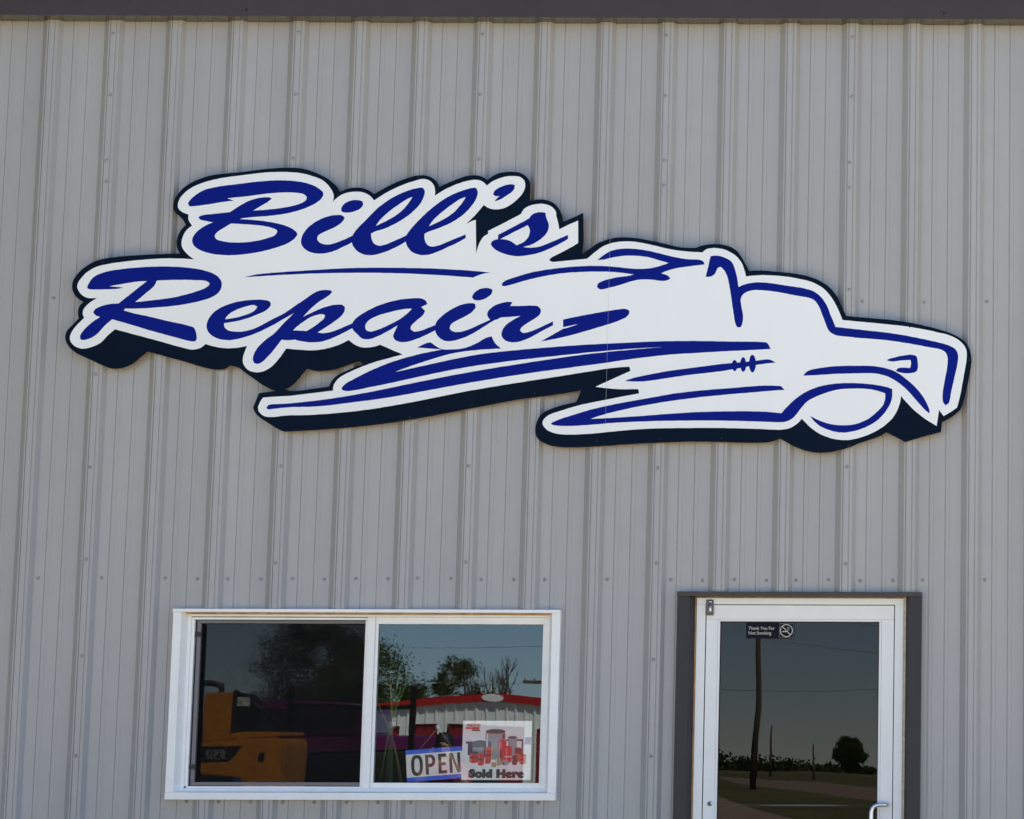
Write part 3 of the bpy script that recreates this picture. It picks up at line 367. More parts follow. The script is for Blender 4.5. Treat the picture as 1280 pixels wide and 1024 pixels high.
    'swoosh_rocker': ['146,2998 152,3003 165,3009 179,3015 189,3019 199,3023 210,3027 222,3030 234,3034 246,3038 256,3041 266,3044 277,3048 287,3051 298,3055 309,3058 320,3061 331,3065 343,3068 354,3071 365,3073 376,3076 387,3079 399,3082 411,3084 422,3087 434,3089 446,3092 458,3095 471,3097 485,3100 498,3102 511,3105 525,3107 539,3110 552,3112 566,3115 580,3117 593,3120 607,3122 620,3125 634,3127 647,3130 661,3132 675,3135 688,3138 702,3140 715,3142 729,3145 742,3147 756,3149 769,3150 783,3152 796,3154 810,3156 824,3157 837,3159 851,3160 864,3162 878,3163 892,3164 905,3165 919,3167 933,3168 946,3169 960,3170 973,3171 987,3172 1000,3173 1012,3174 1024,3175 1036,3176 1048,3177 1060,3178 1072,3180 1083,3181 1095,3182 1106,3182 1116,3183 1128,3184 1140,3185 1151,3186 1162,3186 1173,3187 1183,3187 1194,3187 1207,3187 1220,3187 1232,3186 1245,3186 1257,3185 1274,3166 1265,3166 1256,3165 1245,3165 1233,3164 1223,3163 1213,3162 1201,3161 1188,3160 1175,3159 1162,3158 1148,3156 1134,3155 1120,3154 1107,3153 1093,3151 1079,3150 1064,3149 1049,3148 1035,3146 1020,3145 1005,3144 991,3142 976,3141 962,3139 948,3138 935,3137 921,3135 908,3134 895,3133 882,3131 868,3130 855,3128 841,3126 826,3124 808,3122 789,3119 770,3117 750,3114 730,3111 710,3108 690,3105 670,3102 651,3098 633,3095 617,3092 602,3089 587,3087 572,3084 558,3081 543,3078 529,3075 515,3071 501,3068 488,3065 475,3062 462,3059 450,3056 437,3053 425,3050 413,3047 402,3043 392,3040 382,3037 369,3033 358,3029 347,3025 337,3021 348,3021 359,3022 370,3022 381,3023 393,3023 404,3024 416,3025 428,3025 440,3026 454,3027 468,3028 482,3029 497,3030 512,3031 526,3032 541,3033 556,3034 571,3035 586,3036 600,3037 615,3039 629,3040 644,3041 658,3042 673,3044 687,3045 702,3046 716,3047 731,3048 745,3049 760,3050 774,3051 789,3052 803,3053 818,3054 832,3055 847,3056 862,3056 876,3057 891,3057 906,3058 921,3058 936,3059 951,3059 966,3059 981,3060 995,3060 1008,3060 1021,3060 1033,3060 1045,3061 1056,3061 1067,3061 1077,3061 1087,3061 1098,3061 1109,3061 1120,3060 1131,3060 1142,3060 1153,3060 1164,3059 1175,3059 1186,3059 1196,3058 1208,3057 1219,3056 1230,3055 1240,3054 1251,3053 1261,3052 1269,3061 1276,3070 1284,3079 1293,3088 1300,3095 1307,3103 1315,3110 1323,3118 1332,3125 1341,3132 1349,3138 1359,3145 1368,3151 1378,3156 1388,3162 1398,3167 1409,3171 1419,3175 1430,3179 1441,3183 1453,3186 1464,3189 1476,3191 1486,3193 1497,3195 1508,3196 1519,3198 1530,3199 1541,3199 1552,3200 1563,3201 1574,3201 1586,3201 1597,3201 1608,3201 1619,3201 1630,3200 1641,3200 1652,3199 1664,3198 1675,3197 1687,3196 1698,3195 1708,3194 1719,3192 1732,3190 1745,3188 1756,3185 1767,3183 1778,3180 1787,3176 1797,3173 1798,3162 1798,3150 1798,3139 1797,3129 1795,3119 1792,3109 1788,3099 1783,3089 1778,3080 1771,3069 1765,3059 1757,3050 1749,3040 1741,3032 1732,3023 1722,3015 1712,3008 1701,3001 1691,2995 1680,2990 1669,2984 1657,2980 1645,2975 1634,2971 1623,2968 1611,2965 1600,2963 1588,2961 1577,2959 1566,2958 1554,2959 1542,2959 1531,2961 1519,2963 1508,2966 1496,2970 1483,2974 1471,2979 1460,2984 1449,2990 1439,2997 1430,3005 1422,3012 1415,3020 1408,3029 1402,3039 1411,3034 1420,3029 1429,3024 1439,3020 1450,3015 1461,3011 1473,3007 1485,3003 1498,3000 1509,2998 1520,2996 1532,2995 1543,2994 1555,2994 1566,2994 1578,2994 1589,2995 1601,2996 1612,2998 1624,3001 1636,3004 1648,3009 1659,3014 1671,3019 1682,3025 1692,3032 1702,3040 1712,3048 1721,3057 1730,3065 1738,3073 1745,3082 1752,3090 1757,3099 1760,3109 1763,3119 1764,3129 1764,3140 1764,3151 1753,3155 1741,3159 1729,3163 1717,3166 1706,3168 1693,3171 1680,3172 1670,3173 1659,3174 1648,3174 1636,3175 1625,3175 1613,3174 1602,3174 1591,3174 1580,3173 1569,3173 1558,3172 1547,3171 1536,3169 1525,3167 1513,3164 1502,3161 1491,3158 1479,3154 1468,3150 1458,3146 1447,3142 1437,3138 1426,3133 1416,3128 1406,3123 1397,3118 1389,3113 1381,3106 1374,3099 1368,3091 1361,3083 1354,3075 1347,3065 1341,3056 1334,3047 1327,3039 1320,3031 1312,3025 1303,3019 1295,3015 1286,3012 1275,3009 1266,3008 1257,3008 1246,3008 1235,3008 1223,3008 1211,3009 1198,3009 1185,3010 1171,3010 1158,3011 1141,3011 1122,3012 1102,3012 1082,3013 1062,3013 1042,3014 1021,3014 1002,3014 982,3015 964,3015 950,3015 936,3015 922,3015 909,3015 896,3015 883,3015 870,3015 857,3015 843,3015 828,3015 810,3014 792,3014 773,3014 753,3014 734,3013 714,3013 694,3013 674,3012 654,3012 635,3011 615,3010 595,3009 575,3009 555,3008 535,3007 515,3006 496,3005 477,3004 458,3003 441,3001 428,3001 416,3000 404,2998 392,2997 380,2996 369,2995 358,2994 347,2993 336,2992 325,2991 314,2990 302,2990 291,2989 280,2988 269,2987 259,2987 248,2986 238,2986 226,2986 213,2986 201,2986 190,2986 179,2987 170,2988 157,2990 149,2993'],
    'swoosh_trim': ['499,3207 509,3212 520,3216 533,3220 541,3223 551,3225 561,3228 572,3230 584,3233 595,3235 607,3238 618,3240 629,3242 641,3245 653,3247 665,3249 677,3252 688,3254 701,3256 713,3258 726,3260 740,3262 754,3264 769,3266 784,3268 799,3270 814,3272 829,3274 844,3276 858,3278 872,3280 885,3281 897,3283 910,3285 922,3287 933,3288 945,3290 957,3291 969,3293 980,3294 991,3295 1002,3296 1013,3297 1024,3298 1035,3299 1045,3300 1056,3301 1067,3302 1079,3303 1090,3304 1101,3306 1112,3307 1123,3308 1134,3309 1146,3311 1159,3313 1171,3315 1182,3316 1192,3316 1204,3314 1213,3310 1221,3305 1228,3300 1217,3299 1205,3298 1194,3297 1182,3296 1171,3294 1159,3292 1147,3291 1134,3288 1124,3287 1113,3285 1102,3282 1091,3280 1080,3278 1068,3276 1056,3273 1045,3271 1033,3269 1022,3267 1010,3265 998,3263 985,3260 972,3258 960,3256 947,3255 933,3253 920,3251 906,3250 892,3248 878,3246 864,3245 850,3243 837,3242 824,3240 811,3238 798,3237 786,3235 774,3233 763,3231 751,3230 739,3228 727,3226 715,3224 702,3222 690,3220 677,3218 665,3216 653,3214 641,3212 630,3211 618,3209 606,3208 594,3206 583,3205 572,3205 559,3205 546,3205 534,3205 523,3206 510,3206'],
    'bump_a': ['1044,3285 1042,3273 1039,3264 1033,3258 1027,3258 1022,3264 1018,3273 1016,3285 1017,3297 1021,3307 1026,3312 1032,3312 1038,3307 1042,3297'],
    'bump_b': ['1086,3290 1085,3274 1081,3262 1075,3255 1069,3255 1063,3262 1059,3274 1057,3290 1058,3306 1062,3319 1068,3326 1074,3326 1080,3319 1084,3306'],
    'bump_c': ['1133,3295 1133,3286 1132,3276 1127,3261 1121,3252 1113,3252 1107,3261 1102,3276 1100,3285 1100,3295 1100,3305 1101,3314 1105,3330 1112,3338 1119,3338 1126,3330 1131,3315 1132,3305'],
    'swoosh_blade': ['190,3509 201,3511 212,3514 224,3517 236,3519 247,3522 260,3524 272,3527 283,3529 295,3531 306,3534 318,3536 331,3538 343,3541 355,3543 366,3545 378,3547 389,3549 401,3551 413,3553 425,3555 436,3557 447,3559 457,3560 466,3561 479,3563 491,3563 500,3561 509,3556 513,3548 510,3537 501,3526 493,3519 482,3514 470,3508 458,3503 448,3499 437,3495 425,3491 414,3487 402,3484 390,3480 380,3476 369,3473 358,3470 347,3466 336,3463 325,3459 313,3456 303,3453 293,3450 282,3447 272,3443 261,3440 250,3437 239,3434 228,3431 216,3428 204,3425 192,3422 179,3419 166,3416 152,3413 139,3411 125,3408 112,3405 98,3403 84,3400 191,3463 202,3466 215,3469 224,3472 234,3476 244,3479 255,3483 265,3487 191,3471'],
    'swoosh_body': ['-875,3163 -872,3173 -863,3183 -856,3189 -848,3195 -838,3201 -827,3206 -816,3213 -807,3218 -797,3223 -786,3229 -775,3235 -764,3241 -753,3246 -742,3252 -730,3257 -720,3262 -710,3266 -699,3271 -689,3276 -678,3280 -668,3284 -657,3289 -646,3293 -635,3297 -624,3301 -613,3304 -601,3308 -590,3312 -578,3315 -567,3319 -555,3322 -543,3325 -531,3328 -519,3332 -507,3335 -495,3338 -482,3341 -470,3343 -457,3346 -445,3349 -432,3351 -419,3354 -407,3356 -394,3359 -516,3368 -505,3374 -495,3379 -485,3384 -476,3388 -468,3391 -452,3394 -441,3387 -429,3378 -419,3372 -408,3365 -396,3361 -386,3359 -375,3358 -364,3359 -352,3359 -341,3360 -330,3360 -319,3361 -309,3362 -298,3364 -287,3366 -276,3369 -264,3374 -252,3378 -241,3384 -230,3389 -218,3395 -208,3402 -197,3409 -187,3415 -176,3419 -165,3422 -155,3425 -150,3413 -144,3402 -138,3392 -129,3382 -118,3373 -108,3365 -120,3364 -132,3364 -144,3363 -157,3362 -171,3361 -182,3361 -193,3360 -205,3359 -218,3358 -230,3356 -243,3355 -255,3354 -268,3352 -280,3351 -292,3349 -304,3347 -316,3345 -328,3343 -340,3340 -352,3338 -364,3335 -375,3332 -386,3329 -396,3326 -407,3323 -418,3319 -428,3316 -439,3312 -450,3309 -460,3305 -471,3302 -482,3298 -493,3294 -504,3291 -515,3287 -526,3283 -536,3280 -547,3276 -556,3272 -567,3268 -578,3264 -588,3260 -598,3256 -607,3252 -617,3248 -606,3250 -596,3252 -585,3255 -574,3257 -564,3260 -553,3262 -542,3265 -531,3267 -519,3270 -508,3273 -494,3276 -480,3279 -466,3282 -451,3286 -437,3289 -422,3292 -407,3296 -392,3299 -378,3302 -363,3306 -349,3309 -334,3312 -320,3315 -305,3318 -291,3321 -276,3324 -262,3327 -247,3330 -233,3332 -218,3335 -204,3337 -190,3339 -175,3341 -161,3343 -147,3345 -132,3346 -118,3348 -103,3350 -88,3351 -73,3353 -56,3355 -39,3356 -22,3358 -5,3360 13,3362 30,3363 48,3365 66,3366 84,3368 101,3369 120,3371 138,3372 157,3374 176,3376 195,3377 213,3379 232,3380 250,3381 268,3383 286,3384 301,3385 316,3386 330,3387 344,3387 358,3388 372,3389 387,3390 401,3391 416,3391 431,3392 450,3393 468,3394 488,3395 507,3396 527,3397 547,3398 567,3399 586,3400 606,3401 626,3402 645,3402 665,3403 684,3404 704,3404 723,3404 743,3405 762,3405 781,3405 801,3405 820,3406 840,3406 860,3405 880,3405 900,3405 920,3405 940,3404 959,3404 978,3404 997,3403 1015,3403 1030,3403 1045,3403 1061,3403 1076,3403 1090,3403 1105,3403 1118,3403 1130,3403 1142,3402 1151,3402 1165,3401 1176,3401 1186,3397 1193,3389 1198,3379 1203,3367 1191,3367 1179,3366 1166,3365 1152,3364 1141,3364 1130,3363 1118,3362 1105,3362 1093,3361 1080,3360 1067,3360 1055,3359 1043,3358 1031,3358 1019,3357 1007,3357 995,3356 983,3355 971,3355 958,3354 945,3353 932,3352 918,3351 905,3351 891,3350 877,3349 863,3348 849,3347 835,3346 822,3345 808,3344 795,3344 781,3343 768,3342 754,3341 741,3340 727,3339 713,3338 700,3336 686,3335 671,3333 655,3332 640,3330 625,3328 609,3326 593,3324 578,3322 562,3320 546,3318 531,3316 514,3313 498,3311 482,3309 466,3306 450,3304 434,3301 417,3298 401,3296 383,3293 366,3291 345,3288 323,3285 301,3282 279,3279 256,3276 233,3272 210,3269 187,3266 165,3263 143,3260 123,3257 104,3255 85,3252 65,3249 46,3246 27,3243 8,3240 -11,3237 -30,3234 -50,3231 -71,3228 -92,3224 -113,3221 -135,3217 -156,3213 -178,3210 -199,3206 -221,3202 -242,3199 -262,3195 -282,3191 -302,3188 -321,3184 -340,3180 -360,3177 -379,3173 -398,3169 -417,3165 -436,3162 -455,3158 -475,3154 -494,3151 -513,3147 -532,3143 -552,3139 -571,3136 -590,3132 -609,3129 -629,3125 -648,3122 -667,3119 -687,3116 -707,3113 -726,3110 -746,3107 -766,3105 -785,3102 -804,3100 -823,3097 -841,3095 -856,3093 -871,3091 -886,3089 -900,3087 -914,3085 -928,3083 -943,3082 -957,3080 -971,3079 -985,3078 -1000,3077 -1015,3076 -1030,3075 -1045,3075 -1061,3075 -1076,3074 -1090,3074 -1104,3074 -1118,3073 -1130,3072 -1143,3071 -1155,3070 -1167,3069 -1179,3067 -1189,3066 -1199,3065 -1207,3064 -1221,3062 -1231,3063 -1235,3072 -1226,3083 -1219,3085 -1210,3087 -1199,3088 -1186,3088 -1172,3089 -1159,3089 -1145,3090 -1131,3091 -1118,3092 -1104,3094 -1090,3095 -1075,3097 -1061,3098 -1046,3100 -1031,3102 -1016,3103 -1001,3105 -986,3107 -972,3109 -958,3111 -943,3113 -929,3115 -914,3117 -900,3120 -885,3122 -871,3124 -856,3127 -842,3129 -828,3132 -813,3134 -799,3137 -784,3140 -770,3143 -755,3145 -741,3148 -726,3151 -712,3154 -698,3157 -683,3160 -669,3163 -655,3166 -641,3169 -627,3172 -613,3175 -598,3178 -583,3182 -569,3185 -553,3188 -535,3192 -517,3196 -498,3200 -478,3204 -459,3208 -439,3212 -419,3216 -400,3220 -380,3224 -361,3228 -341,3232 -321,3236 -301,3239 -281,3243 -261,3247 -241,3251 -222,3254 -203,3258 -185,3261 -168,3264 -155,3266 -143,3268 -132,3270 -121,3272 -110,3274 -99,3276 -88,3277 -76,3279 -64,3281 -52,3283 -34,3286 -16,3289 3,3292 22,3295 42,3299 62,3302 82,3305 102,3308 122,3311 142,3314 161,3317 180,3320 200,3323 219,3326 239,3329 258,3331 277,3334 297,3337 316,3339 335,3342 355,3344 375,3346 394,3348 414,3351 434,3353 454,3355 473,3357 492,3358 511,3360 529,3362 545,3363 560,3365 575,3366 590,3367 604,3369 619,3370 633,3371 647,3372 661,3373 675,3374 661,3374 647,3373 633,3372 618,3372 604,3371 590,3370 575,3369 560,3368 545,3367 529,3366 511,3365 492,3363 473,3361 454,3360 434,3358 414,3356 394,3354 374,3352 355,3350 335,3349 316,3347 296,3345 277,3342 258,3340 238,3338 219,3336 200,3334 180,3332 161,3329 141,3327 122,3325 103,3323 84,3321 64,3319 45,3316 26,3314 6,3312 -13,3310 -33,3307 -52,3305 -73,3302 -94,3299 -116,3296 -137,3293 -159,3290 -180,3287 -202,3284 -223,3281 -244,3277 -265,3274 -285,3270 -304,3266 -324,3263 -343,3259 -362,3255 -381,3251 -400,3247 -420,3243 -439,3239 -458,3234 -477,3230 -497,3226 -518,3221 -538,3216 -558,3212 -578,3207 -597,3203 -616,3198 -634,3194 -650,3191 -664,3188 -677,3185 -690,3182 -702,3180 -713,3177 -725,3175 -736,3173 -747,3171 -759,3168 -770,3165 -782,3163 -793,3160 -804,3158 -814,3157 -826,3155 -838,3153 -848,3153 -857,3154 -869,3157'],
    'letter_R': ['-2132,3661 -2130,3670 -2124,3681 -2119,3691 -2111,3702 -2102,3711 -2094,3717 -2085,3722 -2075,3726 -2065,3730 -2054,3734 -2044,3737 -2034,3739 -2023,3742 -2012,3744 -2000,3746 -1989,3747 -1977,3749 -1965,3751 -1954,3752 -1942,3754 -1930,3755 -1918,3756 -1905,3757 -1893,3758 -1880,3759 -1869,3760 -1857,3761 -1845,3762 -1834,3762 -1822,3763 -1810,3763 -1798,3763 -1786,3764 -1775,3764 -1763,3764 -1751,3764 -1738,3764 -1726,3763 -1714,3763 -1701,3763 -1689,3762 -1678,3761 -1666,3760 -1654,3759 -1643,3758 -1631,3757 -1620,3755 -1609,3754 -1598,3752 -1587,3750 -1577,3748 -1564,3744 -1552,3741 -1539,3737 -1528,3733 -1518,3728 -1506,3721 -1496,3713 -1488,3703 -1482,3694 -1479,3684 -1478,3674 -1479,3662 -1483,3650 -1490,3639 -1496,3632 -1504,3625 -1513,3619 -1523,3614 -1533,3609 -1543,3605 -1555,3601 -1567,3598 -1580,3594 -1591,3591 -1602,3588 -1614,3586 -1626,3583 -1638,3581 -1651,3578 -1664,3576 -1676,3574 -1688,3572 -1699,3571 -1711,3569 -1723,3568 -1734,3566 -1746,3565 -1758,3564 -1770,3563 -1781,3562 -1793,3561 -1805,3560 -1818,3559 -1831,3558 -1843,3557 -1856,3557 -1867,3556 -1879,3556 -1890,3555 -1901,3555 -1912,3555 -1923,3555 -1933,3555 -1943,3555 -1949,3546 -1940,3543 -1930,3540 -1919,3537 -1908,3534 -1898,3531 -1888,3529 -1877,3527 -1865,3524 -1853,3522 -1841,3520 -1829,3517 -1818,3514 -1806,3512 -1794,3509 -1782,3506 -1769,3503 -1757,3500 -1745,3497 -1733,3494 -1721,3492 -1709,3489 -1697,3487 -1685,3484 -1673,3482 -1662,3480 -1651,3477 -1642,3475 -1633,3472 -1621,3469 -1611,3466 -1603,3461 -1596,3449 -1592,3436 -1590,3426 -1588,3415 -1588,3406 -1595,3395 -1610,3394 -1618,3395 -1627,3397 -1638,3399 -1650,3403 -1663,3406 -1676,3410 -1688,3413 -1699,3416 -1711,3419 -1722,3422 -1734,3425 -1746,3428 -1758,3432 -1771,3435 -1783,3438 -1795,3442 -1806,3445 -1818,3448 -1829,3451 -1840,3455 -1851,3458 -1862,3461 -1873,3465 -1883,3468 -1894,3471 -1904,3474 -1915,3477 -1926,3480 -1938,3484 -1949,3487 -1960,3490 -1971,3493 -1982,3496 -1993,3499 -2004,3502 -2013,3493 -2023,3485 -2032,3476 -2041,3467 -2049,3457 -2057,3447 -2064,3438 -2073,3429 -2083,3421 -2095,3413 -2106,3407 -2115,3404 -2125,3401 -2134,3399 -2144,3400 -2152,3402 -2155,3419 -2150,3431 -2141,3444 -2135,3452 -2127,3461 -2118,3470 -2109,3478 -2101,3486 -2092,3493 -2082,3500 -2072,3506 -2062,3513 -2076,3517 -2087,3523 -2097,3536 -2089,3551 -2080,3557 -2068,3563 -2055,3568 -2045,3571 -2034,3574 -2023,3576 -2012,3578 -2000,3579 -1988,3579 -1976,3580 -1967,3587 -1958,3595 -1950,3602 -1941,3610 -1931,3617 -1922,3625 -1913,3633 -1903,3641 -1894,3649 -1885,3657 -1876,3664 -1868,3671 -1859,3678 -1851,3685 -1843,3692 -1855,3691 -1868,3691 -1880,3690 -1893,3688 -1906,3687 -1917,3685 -1928,3683 -1940,3681 -1951,3679 -1962,3677 -1973,3675 -1984,3673 -1995,3671 -2006,3669 -2016,3667 -2026,3665 -1958,3659 -1969,3656 -1982,3653 -1991,3652 -2002,3651 -2014,3651 -2026,3650 -2038,3650 -2050,3650 -2062,3649 -2075,3649 -2087,3649 -2098,3649 -2108,3649 -2121,3650 -2130,3653',
        '-1796,3694 -1800,3681 -1807,3667 -1815,3659 -1824,3650 -1834,3642 -1845,3633 -1853,3625 -1861,3618 -1869,3610 -1878,3603 -1887,3595 -1896,3587 -1885,3588 -1873,3589 -1862,3590 -1850,3592 -1838,3593 -1826,3595 -1814,3596 -1803,3598 -1792,3599 -1780,3600 -1768,3602 -1756,3604 -1744,3605 -1732,3607 -1720,3609 -1709,3611 -1698,3613 -1686,3616 -1675,3619 -1664,3622 -1652,3625 -1641,3628 -1631,3631 -1620,3634 -1611,3637 -1602,3641 -1588,3645 -1575,3650 -1563,3655 -1554,3660 -1543,3669 -1537,3678 -1541,3685 -1550,3691 -1559,3694 -1570,3696 -1583,3697 -1596,3697 -1610,3697 -1624,3698 -1635,3698 -1647,3698 -1660,3699 -1672,3698 -1685,3698 -1697,3698 -1710,3698 -1721,3698 -1734,3697 -1747,3697 -1760,3696 -1772,3696 -1784,3695'],
    'letter_e': ['-1235,3578 -1238,3569 -1244,3561 -1252,3553 -1260,3547 -1270,3541 -1281,3536 -1293,3531 -1305,3526 -1315,3522 -1325,3517 -1336,3513 -1347,3509 -1359,3506 -1370,3502 -1381,3499 -1392,3496 -1403,3494 -1414,3492 -1425,3490 -1436,3488 -1447,3486 -1458,3485 -1458,3474 -1455,3464 -1447,3456 -1437,3449 -1426,3446 -1412,3444 -1398,3443 -1387,3443 -1375,3443 -1362,3445 -1350,3447 -1339,3450 -1327,3453 -1315,3457 -1304,3462 -1292,3467 -1283,3472 -1273,3477 -1264,3483 -1254,3488 -1245,3494 -1235,3499 -1225,3505 -1215,3510 -1205,3515 -1196,3520 -1186,3525 -1185,3498 -1194,3492 -1204,3486 -1213,3480 -1224,3475 -1234,3469 -1244,3464 -1253,3459 -1264,3454 -1274,3448 -1285,3443 -1295,3439 -1306,3434 -1316,3430 -1326,3426 -1337,3422 -1347,3419 -1357,3416 -1367,3413 -1377,3410 -1389,3407 -1401,3405 -1412,3403 -1424,3401 -1435,3401 -1447,3402 -1460,3403 -1472,3405 -1483,3408 -1494,3412 -1504,3417 -1514,3422 -1522,3429 -1529,3436 -1536,3445 -1540,3455 -1543,3466 -1543,3477 -1541,3489 -1537,3500 -1533,3509 -1527,3518 -1521,3527 -1514,3535 -1507,3542 -1499,3548 -1490,3554 -1481,3560 -1472,3565 -1461,3570 -1450,3575 -1438,3579 -1426,3583 -1414,3587 -1403,3590 -1392,3592 -1381,3594 -1370,3596 -1358,3598 -1347,3599 -1335,3600 -1323,3601 -1311,3601 -1300,3602 -1289,3602 -1279,3601 -1265,3600 -1253,3598 -1244,3594 -1237,3587',
        '-1301,3567 -1305,3557 -1315,3546 -1323,3540 -1332,3536 -1342,3531 -1353,3527 -1363,3524 -1375,3520 -1387,3516 -1399,3513 -1411,3511 -1422,3509 -1433,3507 -1444,3505 -1454,3504 -1449,3515 -1441,3525 -1433,3532 -1424,3539 -1413,3545 -1403,3550 -1391,3556 -1379,3560 -1367,3565 -1355,3568 -1341,3572 -1328,3575 -1316,3575'],
    'letter_p': ['-1192,3521 -1183,3526 -1173,3532 -1164,3537 -1156,3543 -1148,3549 -1139,3555 -1131,3561 -1122,3568 -1112,3575 -1103,3582 -1093,3588 -1084,3595 -1074,3602 -1064,3609 -1055,3616 -1046,3623 -1036,3630 -1027,3636 -1015,3642 -1003,3647 -994,3649 -984,3650 -974,3651 -959,3651 -947,3649 -940,3644 -942,3636 -949,3629 -955,3623 -964,3617 -972,3611 -983,3604 -995,3597 -1006,3589 -1015,3581 -1025,3572 -1034,3564 -1042,3556 -1050,3547 -1057,3539 -1064,3532 -1070,3524 -1076,3517 -1065,3523 -1054,3529 -1042,3534 -1033,3539 -1024,3544 -1014,3548 -1004,3553 -994,3557 -983,3562 -972,3566 -961,3569 -950,3572 -939,3575 -928,3577 -918,3578 -907,3579 -897,3579 -888,3578 -874,3567 -874,3552 -877,3541 -884,3530 -891,3521 -900,3513 -910,3505 -918,3499 -926,3493 -934,3486 -943,3480 -954,3473 -965,3465 -976,3458 -985,3452 -994,3446 -1002,3441 -989,3438 -975,3437 -964,3438 -953,3440 -941,3442 -932,3445 -922,3448 -913,3452 -903,3456 -893,3460 -884,3464 -874,3469 -865,3473 -853,3478 -842,3483 -831,3488 -828,3465 -837,3461 -846,3456 -855,3451 -864,3446 -873,3441 -883,3436 -892,3431 -902,3426 -911,3422 -921,3417 -930,3413 -940,3409 -953,3404 -966,3400 -978,3396 -991,3394 -1004,3393 -1017,3392 -1030,3392 -1044,3392 -1056,3394 -1066,3395 -1076,3397 -1085,3398 -1098,3401 -1110,3405 -1119,3404 -1129,3403 -1139,3402 -1151,3402 -1163,3403 -1176,3404 -1181,3397 -1187,3388 -1194,3378 -1202,3367 -1210,3356 -1217,3347 -1223,3339 -1231,3330 -1238,3322 -1247,3312 -1256,3302 -1266,3294 -1278,3287 -1289,3284 -1304,3289 -1311,3304 -1311,3316 -1308,3329 -1304,3341 -1297,3353 -1292,3362 -1286,3370 -1279,3378 -1270,3387 -1261,3396 -1251,3405 -1243,3412 -1234,3418 -1226,3424 -1218,3430 -1210,3438 -1202,3446 -1195,3455 -1188,3462 -1182,3470 -1176,3477 -1169,3485 -1161,3494 -1153,3502 -1143,3512 -1134,3522 -1127,3529 -1120,3536 -1130,3530 -1139,3525 -1149,3519 -1161,3512 -1172,3506 -1182,3500 -1191,3495',
        '-1122,3450 -1113,3460 -1103,3470 -1094,3477 -1085,3485 -1075,3492 -1064,3500 -1053,3508 -1042,3515 -1030,3520 -1019,3524 -1008,3527 -998,3530 -987,3531 -979,3531 -969,3525 -973,3510 -981,3501 -992,3493 -1001,3485 -1010,3478 -1020,3470 -1029,3464 -1038,3458 -1047,3453 -1056,3447 -1066,3448 -1077,3449 -1088,3449 -1099,3450 -1110,3450'],
    'letter_a': ['-836,3483 -832,3493 -826,3502 -818,3511 -810,3518 -801,3525 -791,3532 -781,3538 -770,3545 -760,3551 -749,3556 -738,3562 -727,3568 -715,3573 -703,3578 -693,3581 -682,3585 -671,3589 -660,3592 -649,3595 -638,3598 -627,3600 -617,3603 -605,3605 -593,3607 -581,3608 -570,3609 -559,3610 -549,3611 -537,3612 -525,3612 -515,3612 -505,3611 -491,3606 -480,3598 -473,3583 -503,3568 -483,3549 -487,3539 -492,3529 -499,3522 -508,3514 -517,3507 -525,3499 -534,3491 -543,3482 -549,3474 -551,3460 -538,3448 -528,3446 -516,3448 -504,3450 -495,3453 -485,3456 -475,3461 -466,3465 -455,3469 -444,3474 -433,3478 -423,3483 -422,3459 -432,3453 -443,3447 -454,3441 -465,3435 -474,3431 -484,3426 -493,3422 -503,3417 -513,3413 -525,3409 -537,3404 -549,3400 -561,3397 -574,3395 -587,3394 -599,3395 -613,3399 -624,3405 -631,3414 -634,3425 -631,3437 -626,3449 -622,3459 -618,3468 -614,3477 -623,3472 -632,3466 -641,3460 -650,3455 -660,3449 -669,3444 -679,3439 -688,3433 -698,3428 -708,3424 -717,3420 -730,3414 -743,3410 -755,3408 -766,3408 -775,3409 -785,3412 -794,3418 -802,3426 -810,3434 -819,3442 -827,3450 -833,3459 -837,3471',
        '-547,3560 -555,3550 -566,3539 -574,3531 -583,3524 -593,3516 -603,3509 -612,3503 -621,3498 -631,3492 -641,3487 -651,3482 -661,3477 -672,3471 -684,3466 -696,3460 -708,3456 -718,3452 -729,3449 -738,3446 -747,3446 -758,3448 -767,3454 -771,3463 -772,3474 -768,3486 -759,3498 -751,3505 -742,3511 -731,3516 -721,3521 -710,3526 -699,3530 -687,3533 -675,3537 -663,3540 -652,3543 -641,3546 -629,3549 -617,3552 -606,3554 -595,3556 -583,3558 -570,3559 -559,3560'],
    'letter_i2': ['-241,3584 -237,3569 -241,3561 -247,3553 -254,3545 -262,3538 -272,3532 -282,3526 -292,3520 -302,3515 -312,3510 -322,3505 -331,3500 -341,3494 -351,3487 -357,3480 -361,3463 -354,3454 -344,3448 -333,3445 -322,3445 -309,3446 -298,3448 -286,3452 -273,3456 -261,3461 -252,3465 -242,3469 -233,3474 -223,3479 -213,3484 -203,3488 -192,3493 -182,3498 -171,3503 -161,3508 -115,3521 -125,3516 -135,3510 -145,3504 -155,3498 -165,3492 -174,3486 -184,3479 -194,3473 -203,3467 -213,3460 -222,3454 -232,3448 -241,3442 -251,3437 -260,3432 -270,3427 -279,3422 -289,3418 -301,3414 -313,3410 -324,3406 -336,3403 -347,3401 -361,3400 -374,3400 -386,3403 -397,3408 -407,3415 -416,3424 -423,3433 -428,3444 -431,3455 -432,3467 -431,3478 -428,3490 -423,3499 -416,3508 -408,3516 -400,3524 -391,3532 -382,3539 -372,3546 -362,3553 -352,3559 -343,3564 -333,3569 -323,3574 -314,3578 -304,3581 -291,3585 -278,3587 -265,3588 -251,3588'],
    'dot_i2': ['-257,3617 -254,3628 -247,3639 -240,3646 -230,3653 -219,3659 -206,3662 -192,3664 -180,3664 -167,3660 -158,3654 -160,3639 -165,3631 -174,3623 -183,3616 -192,3611 -202,3607 -212,3604 -222,3602 -236,3602 -248,3605'],
